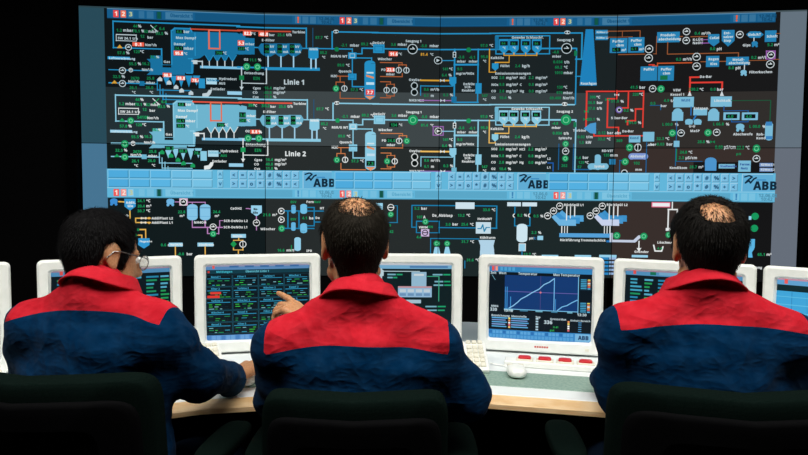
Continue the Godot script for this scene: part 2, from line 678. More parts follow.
# one furnace line with its flue gas cleaning; the second is the same picture lower down, painted paler for the projectors' hot spot
func furnace_line(k: int) -> void:
	var B := rgb(36, 142, 194) if k == 0 else rgb(138, 202, 226)
	var A := rgb(24, 112, 158) if k == 0 else rgb(110, 180, 206)
	var W := rgb(190, 206, 212) if k == 0 else rgb(226, 232, 232)
	var G := rgb(18, 124, 72) if k == 0 else rgb(26, 152, 88)
	var RD := rgb(196, 74, 52) if k == 0 else rgb(232, 84, 62)
	var RF := rgb(236, 96, 74)
	var OR := rgb(176, 96, 54) if k == 0 else rgb(206, 124, 74)
	var YE := rgb(214, 158, 52) if k == 0 else rgb(240, 190, 96)
	var DK := rgb(12, 20, 22)
	var VI := rgb(150, 100, 170)
	shift = Vector2.ZERO if k == 0 else Vector2(4, 311)
	# feed air frame and fans
	window(0, 0)
	L([75, 205, 75, 50, 806, 80], B, 7)
	L([75, 205, 355, 212, 355, 305, 412, 308], B, 7)
	val(92, 104, "1.2", "mbar", G, W)
	val(190, 80, "44", "%", G, W)
	val(185, 108, "78.1", "%", G, W)
	val(250, 110, "62", "mbar", G, W)
	val(320, 122, "53.5", "%", G, W)
	val(340, 95, "6.4", "", G, W)
	L([292, 76, 326, 108], W, 4)
	L([326, 76, 292, 108], G, 4)
	F(92, 130, 208, 165, W, 4)
	X(100, 148, "SW 24.1 t/h", 20, W)
	val(230, 138, "12", "", G, W)
	X(270, 145, "bar", 20, W)
	if k == 0:
		R(186, 172, 254, 198, RF)
		X(200, 186, "0 .1", 22, Color.WHITE)
	else:
		X(200, 184, "54100", 22, G)
	X(258, 188, "Nm³/h", 20, W)
	Pg([95, 207, 112, 186, 130, 207], YE if k == 0 else G)
	pump(163, 202, W, 18, k == 1)
	val(98, 234, "57.8", "%", G, W)
	val(190, 228, "120", "°C", G, W)
	R(42, 254, 172, 274, rgb(56, 160, 214) if k == 0 else rgb(150, 205, 232))
	X(50, 265, "Luftvorwärmung", 17, rgb(196, 226, 240))
	# grate and furnace
	Pg([268, 270, 290, 270, 290, 250, 355, 250, 355, 320, 415, 320, 415, 362, 268, 362, 290, 340, 290, 292], A)
	val(285, 258, "16.2", "", G, W)
	X(322, 258, "%", 20, W)
	val(165, 298, "55.5", "%", G, W)
	val(240, 298, "16.2", "", G, W)
	L([50, 334, 290, 336], B, 6)
	pump(128, 336, W, 19, k == 1)
	pump(176, 334, W, 12)
	X(238, 330, "Nm³/h", 20, W)
	val(72, 372, "32.5", "%", G, W)
	L([50, 410, 330, 412], B, 6)
	Pg([64, 412, 82, 392, 100, 412], YE if k == 0 else G)
	pump(128, 411, W, 19, k == 1)
	X(160, 400, "Nm³/h", 20, W)
	R(226, 398, 256, 426, A)
	X(262, 406, "mbar", 20, W)
	val(168, 436, "26.1", "", G, W)
	val(262, 436, "26.0", "", G, W)
	val(175, 382, "2670", "", G, W)
	val(268, 382, "25.8", "", G, W)
	X(182, 462, "°C", 20, W)
	X(284, 462, "°C", 20, W)
	Pg([415, 105, 430, 92, 520, 92, 535, 112, 790, 118, 806, 128, 806, 240, 770, 248, 600, 248, 575, 266, 540, 272, 540, 350, 490, 350, 490, 362, 415, 362, 415, 320, 355, 320, 355, 305, 412, 305], A)
	R(360, 305, 410, 320, DK)
	L([415, 105, 430, 92, 520, 92, 528, 112], B, 6)
	L([412, 105, 412, 300], B, 6)
	L([548, 120, 548, 250], B, 5)
	L([525, 104, 806, 100], RD, 8)
	F(628, 104, 690, 210, rgb(226, 110, 84), 8)
	R(436, 100, 484, 124, DK)
	val(440, 112, "4.6", "bar", G, W)
	X(436, 146, "Max Dampf", 19, W)
	X(424, 182, "Dampf", 19, W)
	R(428, 194, 480, 220, DK)
	val(430, 208, "24.1", "mbar", G, W)
	if k == 0:
		R(424, 221, 478, 250, RF)
		X(432, 237, "95.8", 22, Color.WHITE)
	else:
		R(428, 224, 480, 250, DK)
		X(432, 238, "385", 22, G)
	X(482, 238, "°C", 20, W)
	X(365, 285, "Gas", 20, W)
	L([510, 268, 530, 268, 530, 352, 500, 352], B, 7)
	R(664, 222, 712, 248, DK)
	val(668, 236, "798", "°C", G, W)
	# grate hoppers and slag
	for q in [[382, 34], [425, 34], [468, 40], [512, 40], [556, 34]]:
		Pg([q[0] - 22, 366, q[0] + 22, 366, q[0], 366 + q[1] * 1.7], B)
	for q in [[360, 350, "98.3"], [438, 368, "88.8"], [524, 380, "78.4"]]:
		R(q[0], q[1], q[0] + 52, q[1] + 26, RF if k == 0 else DK)
		X(q[0] + 6, q[1] + 14, q[2], 22, Color.WHITE if k == 0 else G)
	for q in [[330, 390], [345, 420], [362, 445], [380, 470]]:
		L([q[0], q[1], q[0], q[1] + 60, 520, q[1] + 62], B, 5)
	for q in [[345, 386], [397, 406], [438, 432], [470, 452], [524, 466]]:
		Pg([q[0] - 14, q[1] + 12, q[0] - 14, q[1] - 2, q[0], q[1] - 14, q[0] + 14, q[1] - 2, q[0] + 14, q[1] + 12], W if k == 0 else G)
	R(568, 382, 606, 440, B)
	R(612, 380, 674, 418, rgb(170, 214, 232))
	X(616, 392, "Schlacke", 15, A)
	X(684, 384, "Hydrodest", 20, W)
	X(684, 410, "AUS", 20, W if k == 0 else G)
	X(636, 442, "Entlader", 20, W)
	Pg([590, 470, 616, 466, 628, 448, 646, 448, 640, 470, 622, 490, 590, 492], W)
	# boiler passes
	Pg([806, 120, 838, 128, 838, 232, 806, 246], A)
	for q in [630, 676, 720, 764]:
		Pg([q - 23, 246, q + 23, 246, q, 288], A)
		L([q - 23, 248, q, 286, q + 23, 248], W if k == 1 else B, 3)
		L([q, 284, q, 312], W, 6)
	L([585, 318, 838, 322], rgb(120, 190, 226), 14)
	L([530, 284, 590, 282, 590, 318], W, 6)
	R(535, 276, 562, 300, W)
	# economiser, precipitator, spray drier
	window(1, 0)
	Pg([0, 145, 98, 150, 98, 244, 0, 244], A)
	L([-5, 84, 392, 92], B, 7)
	L([0, 104, 300, 112], RD, 8)
	X(310, 114, "Turbine", 20, W)
	if k == 0:
		R(30, 106, 78, 136, RF)
		X(36, 122, "82.3", 22, Color.WHITE)
		R(120, 112, 172, 140, RF)
		X(126, 127, "48.0", 22, Color.WHITE)
	else:
		X(50, 122, "390", 22, G)
		X(128, 126, "38.2", 22, G)
	X(82, 124, "°C", 20, W)
	X(176, 130, "bar", 20, W)
	val(225, 130, "25.6", "t/h", G, W)
	R(0, 162, 38, 194, RF if k == 0 else DK)
	X(4, 179, "5.3" if k == 0 else "3.8", 22, Color.WHITE if k == 0 else G)
	X(42, 182, "mbar", 19, W)
	R(0, 198, 42, 222, DK)
	val(2, 211, "241", "°C", G, W)
	X(138, 160, "E-Filter", 20, W)
	L([98, 204, 400, 208], B, 7)
	Pg([116, 204, 134, 180, 356, 180, 372, 206, 356, 240, 330, 256, 312, 256, 290, 240, 260, 256, 236, 256, 214, 240, 186, 256, 160, 256, 134, 238], A)
	for q in [158, 232, 304]:
		R(q - 8, 184, q + 20, 238, DK)
		X(q - 6, 198, "OK", 20, G)
		X(q - 6, 226, "OK", 20, G)
		X(q + 24, 198, "kV", 20, W)
		X(q + 24, 228, "mA", 20, W)
	for q in [172, 246, 318]:
		L([q, 256, q, 320], rgb(160, 206, 232), 8)
	L([160, 326, 462, 328], B, 17)
	L([392, 92, 392, 206], B, 8)
	L([430, 92, 430, 200], rgb(24, 88, 130), 4)
	val(444, 146, "87.7", "°C", G, W)
	Pg([404, 204, 462, 204, 462, 262, 448, 272, 418, 272, 404, 262], B)
	X(408, 214, "WWW", 18, W)
	L([420, 272, 420, 322], rgb(160, 206, 232), 9)
	L([448, 272, 448, 322], rgb(160, 206, 232), 9)
	val(470, 234, "85.2", "", G, W)
	X(482, 260, "°C", 20, W)
	L([462, 210, 658, 212, 658, 430, 730, 430], B, 7)
	L([542, 212, 542, 114, 806, 116], B, 8)
	tank(564, 111, 30, 22, W)
	disc(557, 111, 5, DK)
	disc(571, 111, 5, DK)
	disc(568, 213, 13, G)
	val(592, 190, "-2.1", "mbar", G, W)
	R(634, 232, 682, 270, B)
	F(644, 240, 672, 262, W, 3)
	X(532, 254, "RGR/G WT", 20, W)
	L([682, 240, 714, 240, 714, 208, 806, 208], B, 7)
	L([682, 264, 770, 264, 770, 280], B, 7)
	val(708, 184, "89.2", "°C", G, W)
	val(570, 306, "89.0", "°C", G, W)
	X(578, 340, "Quench", 20, W)
	R(634, 354, 682, 392, B)
	F(644, 362, 672, 384, A, 3)
	X(532, 368, "H2O", 20, W)
	L([570, 368, 634, 370], OR, 5)
	L([588, 370, 588, 404], OR, 5)
	L([564, 420, 564, 404, 612, 404, 612, 420], OR, 5)
	pump(564, 440, W, 18, true)
	ring(612, 440, 18, W, 5)
	L([612, 428, 612, 450], W, 5)
	L([588, 462, 588, 496, 730, 500], OR, 5)
	val(648, 448, "57.3", "°C", G, W)
	X(34, 272, "O2", 20, W)
	if k == 0:
		val(66, 276, "11.1", "%", G, W)
	else:
		R(64, 264, 120, 290, RF)
		X(72, 278, "8.8 %", 22, Color.WHITE)
	L([0, 316, 160, 322], B, 8)
	pump(52, 314, W, 20, true)
	pump(114, 316, W, 20, true)
	X(36, 350, "Entaschung", 20, W)
	X(88, 382, "EIN", 22, G)
	L([22, 320, 22, 440], W, 6)
	R(8, 364, 36, 392, G)
	L([22, 410, 162, 412, 162, 326], W, 6)
	Pg([10, 430, 34, 430, 22, 452], W)
	R(-60, 456, 24, 478, rgb(150, 205, 232))
	X(260, 404, "Linie %d" % (k + 1), 38, W)
	val(84, 438, "", "", G, W)
	for q in [["Cges", "16.4", "mg/m³", 438], ["CO", "40.8", "mg/m³", 464], ["Cyx", "11.8", "%", 490]]:
		X(86, q[3], q[0], 20, W)
		val(150, q[3], q[1], q[2], G, W)
	# scrubber
	tank(760, 390, 62, 224, B)
	R(740, 345, 780, 354, rgb(200, 224, 232))
	Pg([738, 360, 782, 374, 782, 384, 738, 372], rgb(226, 140, 92))
	R(738, 404, 784, 420, rgb(190, 220, 236))
	R(736, 446, 784, 478, rgb(226, 70, 70) if k == 0 else DK)
	X(742, 464, "7.7" if k == 0 else "7.3", 24, Color.WHITE if k == 0 else G)
	Pg([732, 484, 788, 484, 760, 506], rgb(230, 150, 110))
	# scrubber pumps, DeNOx
	window(2, 0)
	L([-20, 118, 660, 122], B, 8)
	X(-20, 176, "DeGeiV", 20, W)
	R(-16, 184, 50, 236, B)
	F(-6, 196, 40, 224, A, 4)
	L([50, 210, 806, 214], B, 8)
	val(86, 186, "3.6", "mbar", G, W)
	R(74, 226, 126, 254, RF if k == 0 else DK)
	X(82, 241, "91.6" if k == 0 else "134", 22, Color.WHITE if k == 0 else G)
	X(130, 240, "°C", 20, W)
	X(170, 166, "Saugzug 1", 20, W)
	pump(212, 212, W, 29, k == 1)
	val(258, 194, "-5.0", "mbar", G, W)
	X(258, 243, "81.4", 21, YE if k == 0 else G)
	X(312, 243, "°C", 20, W)
	X(10, 270, "Wäscher", 20, W)
	L([26, 290, 152, 292, 152, 306], OR, 5)
	L([132, 318, 132, 304, 176, 304, 176, 318], OR, 5)
	X(30, 332, "PD", 20, W)
	R(58, 318, 106, 346, RF if k == 0 else DK)
	X(64, 333, "22.8" if k == 0 else "24.0", 22, Color.WHITE if k == 0 else G)
	X(58, 358, "mbar", 20, W)
	ring(132, 334, 18, W, 5)
	L([132, 324, 132, 344], W, 5)
	if k == 0:
		ring(176, 334, 18, W, 5)
		L([176, 324, 176, 344], W, 5)
	else:
		pump(176, 334, W, 18, true)
	L([26, 372, 152, 372, 152, 354], OR, 5)
	L([26, 402, 84, 402, 84, 416], OR, 5)
	L([62, 432, 62, 416, 106, 416, 106, 432], OR, 5)
	for q in [62, 106]:
		if q == 62 and k == 1:
			pump(q, 450, W, 18, true)
		else:
			ring(q, 450, 18, W, 5)
			L([q, 440, q, 460], W, 5)
	L([62, 472, 62, 484, 106, 484, 106, 472], OR, 5)
	L([84, 484, 84, 494, 26, 494], OR, 5)
	if k == 0:
		ring(358, 278, 22, W, 4)
	else:
		F(330, 252, 384, 302, VI, 7)
		ring(358, 278, 20, W, 4)
	Pg([350, 268, 370, 278, 350, 288], W)
	L([380, 278, 446, 280], B, 5)
	L([450, 214, 450, 520, 586, 520, 586, 214], B, 8)
	R(440, 228, 460, 262, W)
	disc(450, 238, 6, DK)
	disc(450, 253, 6, DK)
	disc(532, 216, 14, G)
	L([450, 302, 586, 304], B, 11)
	val(470, 260, "-3.8", "", G, W)
	val(534, 260, "-6.1", "", G, W)
	X(464, 284, "mbar", 20, W)
	X(532, 284, "mbar", 20, W)
	val(600, 192, "97.0", "°C", G, W)
	val(602, 258, "95.0", "", G, W)
	X(614, 282, "°C", 20, W)
	val(380, 328, "141", "°C", G, W)
	val(376, 364, "6.4", "%", G, W)
	val(466, 328, "9.5", "", G, W)
	X(458, 354, "mg/m³NOx", 20, W)
	X(190, 390, "OxyDas", 20, W)
	L([258, 392, 432, 396], YE, 8)
	valve(380, 394, W)
	hopper(440, 402, 40, 56, B)
	ring(222, 424, 20, W, 5)
	ring(222, 462, 20, W, 5)
	L([258, 480, 258, 424, 440, 428], B, 5)
	val(276, 446, "8.6", "m³/h", G, W)
	val(276, 482, "6.1", "m", G, W)
	X(190, 508, "NH3/H2O", 20, W)
	L([256, 508, 436, 512], VI, 6)
	valve(382, 510, W)
	val(384, 478, "0.3", "%", G, W)
	R(432, 488, 462, 522, A)
	X(500, 414, "DeNOx", 20, W)
	X(508, 432, "SCR-", 18, W)
	X(492, 452, "Reaktor", 20, W)
	R(572, 410, 606, 470, B)
	val(606, 482, "147", "", G, W)
	X(614, 506, "°C", 20, W)
	# bag filter
	L([652, 214, 652, 346, 686, 346, 686, 330], YE, 6)
	F(690, 136, 1000, 240, B, 6)
	Pg([684, 138, 706, 138, 706, 216, 684, 216], A)
	X(780, 146, "Gewebe Schlauchf.", 19, W)
	for q in [736, 794, 862, 926]:
		hopper(q, 200, 56, 90, B)
		R(q - 22, 166, q + 22, 192, DK)
		X(q - 14, 180, "84", 20, G)
		X(q - 8, 206, "°C", 18, W)
	L([736, 236, 736, 248, 926, 250, 926, 236], YE, 6)
	L([794, 248, 794, 236], YE, 6)
	L([862, 250, 862, 236], YE, 6)
	L([766, 250, 766, 290, 686, 290, 686, 300], YE, 6)
	X(658, 264, "KalkSilo", 20, W)
	hopper(686, 316, 38, 44, B)
	X(714, 310, "Füllst", 20, W)
	val(800, 310, "2.4", "kg/h", G, W)
	window(3, 0)
	X(-110, 354, "Emissionsmessungen", 20, W)
	for q in [["SO2", "2.8", "mg/m³", "HCl", "2.2", 378], ["NOx", "9.8", "mg/m³", "C", "0.8", 418], ["CO", "2.8", "mg/m³", "Hg", "0.0", 456], ["O2", "10.4", "%", "", "", 494]]:
		X(-132, q[5], q[0], 20, W)
		val(-86, q[5], q[1], q[2], G, W)
		if q[3]:
			X(32, q[5], q[3], 20, W)
			val(84, q[5], q[4], "mg/m³", G, W)
	L([160, 208, 358, 210, 358, 530], B, 8)
	X(248, 160, "Saugzug 2", 20, W)
	pump(304, 208, W, 30, k == 1)
	R(348, 222, 364, 252, rgb(20, 120, 78))
	val(222, 230, "-4.8", "", G, W)
	X(220, 254, "mbar", 20, W)
	val(226, 288, "0.034", "t/h", G, W)
	if k == 0:
		L([-140, 121, 392, 119, 392, 270, 356, 272], B, 8)
		L([356, 370, 386, 370], B, 7)
		val(236, 318, "60.2", "°C", G, W)
		val(234, 350, "1010", "mbar", G, W)
		val(246, 434, "139", "°C", G, W)
		val(244, 466, "979", "mbar", G, W)
		val(206, 496, "69.400", "Nm³/h", G, W)
		tank(308, 116, 34, 22, W)
		disc(300, 116, 5, DK)
		disc(316, 116, 5, DK)
	else:
		L([-140, 121, 352, 119], B, 8)
		tank(296, 116, 34, 22, W)
		disc(288, 116, 5, DK)
		disc(304, 116, 5, DK)
	shift = Vector2.ZERO


func plant_right() -> void:
	var B := rgb(38, 128, 178)
	var P := rgb(122, 186, 214)
	var W := rgb(208, 218, 222)
	var G := rgb(20, 134, 80)
	var RD := rgb(224, 62, 52)
	var OR := rgb(150, 86, 50)
	var DK := rgb(12, 20, 22)
	var VI := rgb(150, 90, 170)
	# chimney
	window(3, 0)
	Pg([414, 98, 458, 98, 478, 424, 378, 424], rgb(30, 128, 186))
	X(384, 412, "Rauchgas", 19, W)
	for q in [[470, 102, 542, 128, "Kühlturm L1"], [470, 134, 542, 160, "Kühlturm L2"]]:
		R(q[0], q[1], q[2], q[3], B)
		X(q[0] + 6, (q[1] + q[3]) / 2.0, "KüWas L1" if q[1] < 120 else "KüWas L2", 14, W)
	L([542, 108, 724, 108, 724, 150], OR, 5)
	L([542, 142, 680, 142], OR, 4)
	L([622, 108, 622, 142], OR, 4)
	for q in [[554, 150, 650, 234], [656, 146, 748, 232]]:
		R(q[0], q[1], q[2], q[3], B)
		X(q[0] + 14, q[1] + 18, "Puffer", 20, W)
		X(q[0] + 34, q[1] + 40, "cbm", 20, W)
		R(q[0] + 14, q[1] + 54, q[0] + 58, q[1] + 78, DK)
		X(q[0] + 18, q[1] + 66, "6.1", 20, G)
		X(q[0] + 62, q[1] + 68, "m³", 19, W)
	L([600, 242, 752, 244], OR, 5)
	pump(776, 212, W, 23)
	pump(774, 264, W, 23)
	R(728, 314, 822, 396, B)
	X(742, 330, "Puffer", 20, W)
	X(756, 352, "cbm", 20, W)
	R(738, 366, 784, 390, DK)
	X(744, 378, "5.8", 20, G)
	val(668, 434, "41.5", "bar", G, W)
	# turbine steam circuit
	L([776, 304, 806, 304], RD, 6)
	window(3, 1)
	L([418, 230, 418, 14, 742, 12, 742, 220], RD, 8)
	L([590, 12, 590, 56, 540, 58, 540, 222, 600, 222, 600, 262], RD, 8)
	L([656, 14, 656, 108, 622, 110], RD, 8)
	L([742, 116, 698, 116, 698, 182, 652, 184, 652, 206], RD, 8)
	L([462, 262, 462, 272, 742, 270], RD, 8)
	val(436, 48, "398", "°C", G, W)
	val(426, 80, "36.8", "bar", G, W)
	val(426, 112, "37.8", "t/h", G, W)
	val(426, 176, "33.1", "%", G, W)
	val(560, 72, "51.0", "%", G, W)
	val(680, 32, "220", "°C", G, W)
	for q in [[418, 130], [414, 176], [540, 62], [652, 188]]:
		valve(q[0], q[1], G, 9)
	valve(592, 34, W, 8)
	disc(604, 120, 19, rgb(110, 90, 170))
	ring(604, 120, 12, W, 4)
	X(560, 168, "5 bar-Bar", 20, W)
	val(628, 124, "0.2", "%", G, W)
	val(660, 196, "31.0", "%", G, W)
	X(620, 244, "Da-Bar", 20, W)
	Pg([402, 228, 440, 200, 474, 194, 474, 260, 440, 256], rgb(74, 152, 204))
	X(340, 240, "Turbine", 20, W)
	val(366, 278, "0.02", "t/m", G, W)
	val(374, 310, "1.5", "kW", G, W)
	val(486, 254, "0.12", "bar abs", G, W)
	val(484, 290, "33.2", "°C", G, W)
	val(586, 300, "369", "", G, W)
	R(660, 268, 726, 310, P)
	R(742, 248, 806, 304, P)
	X(664, 284, "Kond", 20, rgb(60, 110, 150))
	pump(664, 336, W, 20, true)
	ring(712, 336, 20, W, 5)
	L([712, 324, 712, 348], W, 5)
	tank(712, 386, 52, 20, rgb(126, 150, 210))
	R(676, 368, 752, 404, rgb(126, 150, 210))
	disc(676, 386, 18, rgb(126, 150, 210))
	disc(752, 386, 18, rgb(126, 150, 210))
	X(668, 386, "Abdampf", 18, W)
	X(758, 322, "Luko", 20, W)
	X(256, 284, "SpWaPu", 20, W)
	L([258, 320, 258, 462], rgb(26, 96, 150), 6)
	L([342, 320, 342, 462], rgb(26, 96, 150), 6)
	pump(298, 316, W, 18, true)
	pump(298, 356, W, 20)
	pump(296, 398, W, 18, true)
	val(272, 440, "262", "", G, W)
	X(190, 400, "L2", 20, W)
	X(190, 450, "L1", 20, W)
	L([196, 424, 226, 424, 226, 470], rgb(30, 90, 170), 6)
	val(356, 394, "1.4", "bar", G, W)
	val(370, 422, "129", "°C", G, W)
	val(366, 448, "57", "", G, W)
	L([342, 462, 440, 462], rgb(26, 96, 150), 6)
	tank(484, 420, 34, 90, P)
	R(444, 426, 528, 462, P)
	disc(444, 444, 18, P)
	disc(528, 444, 18, P)
	X(462, 444, "SpWaB", 18, W)
	X(506, 354, "RD-VIT", 20, W)
	val(516, 380, "135", "mm", G, W)
	R(550, 402, 582, 434, B)
	L([566, 402, 566, 434], DK, 4)
	pump(638, 416, W, 20, true)
	val(686, 426, "102", "", G, W)
	L([606, 500, 606, 410, 620, 410], rgb(26, 96, 150), 5)
	L([760, 310, 760, 500, 690, 502], rgb(26, 96, 150), 5)
	ring(634, 480, 18, W, 5)
	X(696, 462, "mm", 20, W)
	# water treatment, upper right
	window(4, 0)
	R(40, 114, 170, 172, B)
	X(58, 132, "Produkt-", 19, W)
	X(48, 156, "abscheidung", 19, W)
	L([170, 140, 186, 140], OR, 5)
	pump(210, 110, W, 20)
	pump(208, 162, W, 20)
	L([20, 240, 36, 240, 36, 140], OR, 5)
	val(256, 122, "0.4", "m³/h", G, W)
	L([236, 140, 330, 140], OR, 5)
	X(244, 158, "K-LÜK", 19, W)
	X(244, 178, "NaOH", 19, W)
	L([296, 158, 332, 158], VI, 5)
	L([296, 178, 340, 178], VI, 5)
	hopper(367, 162, 66, 72, B)
	X(342, 148, "CaKat", 18, W)
	val(344, 212, "8.0", "pH", G, W)
	hopper(450, 150, 74, 96, B)
	X(424, 120, "Ent-", 18, W)
	X(422, 142, "salzer", 18, W)
	X(424, 164, "Step", 18, W)
	pump(518, 128, W, 20)
	Pg([554, 128, 576, 110, 634, 110, 656, 128, 634, 148, 576, 148], B)
	X(564, 130, "Sieb/AT", 18, W)
	L([600, 148, 600, 168], W, 5)
	wagon(604, 180, 0.9, B)
	X(534, 190, "Gips", 20, W)
	R(664, 106, 728, 170, B)
	X(672, 140, "Schnft", 18, W)
	val(676, 188, "5.2", "m³", G, W)
	L([728, 122, 750, 122], OR, 4)
	L([100, 174, 100, 240, 510, 236, 510, 258], OR, 5)
	L([14, 310, 42, 310, 42, 294, 240, 292], rgb(196, 84, 42), 6)
	val(148, 272, "0.3", "m³/h", G, W)
	pump(268, 256, W, 22)
	pump(268, 312, W, 22)
	L([292, 284, 438, 284], OR, 5)
	R(324, 252, 398, 316, B)
	X(336, 272, "Regen", 18, W)
	X(346, 298, "Kies", 18, W)
	R(440, 258, 570, 304, B)
	X(474, 274, "Metall-", 18, W)
	X(452, 294, "abscheidung", 18, W)
	val(452, 322, "8.0", "pH", G, W)
	val(582, 262, "0.2", "m³/h", G, W)
	L([570, 280, 672, 276], OR, 5)
	F(672, 224, 720, 270, VI, 7)
	pump(698, 246, W, 20)
	pump(694, 300, W, 22)
	L([716, 272, 746, 272], OR, 4)
	L([544, 304, 544, 330], W, 5)
	wagon(540, 346, 0.9, P)
	X(570, 346, "Filterkuchen", 20, W)
	R(-50, 314, 30, 396, B)
	X(-40, 330, "Puffer", 19, W)
	R(46, 310, 136, 396, B)
	X(60, 330, "Puffer", 20, W)
	X(72, 352, "cbm", 20, W)
	R(58, 366, 100, 390, rgb(20, 110, 70))
	pump(14, 442, W, 20)
	pump(62, 442, W, 20, true)
	# heating circuit
	L([280, 374, 230, 376, 230, 460], RD, 9)
	L([230, 406, 416, 406, 416, 444], RD, 9)
	X(286, 372, "Da-Bar", 20, W)
	val(222, 446, "230.2", "°C", G, W)
	val(346, 446, "0.0", "bar", G, W)
	X(132, 450, "VEW", 20, W)
	window(4, 1)
	X(116, 32, "Kessel 1", 20, W)
	Pg([216, 40, 228, 10, 240, 40], W)
	Pg([402, 40, 414, 10, 426, 40], W)
	val(78, 68, "4.9", "t/h", G, W)
	L([0, 94, 60, 96, 60, 120], rgb(26, 96, 150), 5)
	val(0, 84, "0.5", "", G, W)
	X(60, 98, "bar", 20, W)
	R(134, 46, 252, 106, P)
	X(178, 66, "WLDE", 18, rgb(60, 110, 160))
	R(350, 44, 470, 102, P)
	X(368, 68, "Löschkalk", 18, W)
	L([470, 66, 694, 68, 694, 190], rgb(24, 90, 60), 4)
	R(250, 114, 328, 152, P)
	X(250, 112, "Entspan.", 20, W)
	L([264, 152, 250, 178], rgb(40, 120, 190), 7)
	L([236, 106, 236, 150], rgb(40, 110, 180), 7)
	for q in [158, 366]:
		R(q - 32, 134, q + 32, 184, P)
		disc(q, 138, 26, P)
	for q in [224, 274]:
		tank(q, 190, 46, 34, P)
		R(q - 20, 178, q + 20, 206, P)
	X(222, 216, "U-U", 20, W)
	X(230, 242, "MaSP", 20, W)
	val(68, 206, "L 00.0", "%", G, W)
	val(362, 204, "L 66.8", "%", G, W)
	L([150, 186, 150, 440], rgb(26, 96, 150), 5)
	pump(128, 254, W, 20, true)
	pump(178, 254, W, 20)
	pump(334, 252, W, 20, true)
	pump(384, 250, W, 20)
	R(136, 300, 168, 336, P)
	val(36, 288, "32.3", "°C", G, W)
	X(0, 320, "bar", 20, W)
	val(30, 320, "-0.03", "bar", G, W)
	val(272, 306, "28.8", "%", G, W)
	valve(360, 306, G, 9)
	L([426, 102, 426, 126, 566, 126, 566, 140], rgb(26, 90, 160), 5)
	for q in [470, 576]:
		tank(q, 158, 60, 42, P)
		R(q - 46, 136, q + 46, 180, P)
		R(q - 32, 146, q + 32, 170, DK)
		X(q - 24, 160, "4.0", 22, G)
	L([470, 180, 470, 190, 566, 190, 566, 180], rgb(26, 90, 160), 5)
	wagon(520, 218, 1.2, P)
	X(478, 262, "Abschwefe", 19, W)
	val(572, 218, "L 00.0", "%", G, W)
	tank(686, 244, 42, 108, P)
	R(668, 190, 704, 212, rgb(60, 130, 190))
	R(668, 272, 704, 292, rgb(60, 130, 190))
	X(612, 262, "Roh-", 19, W)
	X(612, 284, "Kond", 19, W)
	val(374, 336, "0.60", "µS/cm", G, W)
	val(498, 338, "22.3", "°C", G, W)
	pump(614, 342, W, 20, true)
	pump(614, 398, W, 20)
	X(496, 372, "pH", 20, G)
	L([152, 346, 152, 414], G, 5)
	val(170, 362, "24.8", "°C", G, W)
	val(164, 394, "2.3", "µS/cm", G, W)
	L([152, 414, 300, 416], rgb(26, 96, 150), 5)
	tank(350, 430, 66, 76, rgb(76, 148, 204))
	R(318, 430, 382, 470, rgb(76, 148, 204))
	X(110, 452, "Kondikom", 20, W)
	val(226, 448, "28.7", "m³", G, W)
	R(396, 430, 488, 456, P)
	X(404, 444, "Stadtwerke", 16, rgb(60, 90, 160))
	R(510, 410, 580, 476, P)
	X(518, 432, "Fernw.", 17, rgb(50, 90, 150))
	X(522, 456, "Netz", 17, rgb(50, 90, 150))
	for q in [424, 452]:
		R(632, q, 708, q + 22, rgb(120, 150, 200))
		X(638, q + 11, "KüWas L%d" % (1 if q == 424 else 2), 15, W)


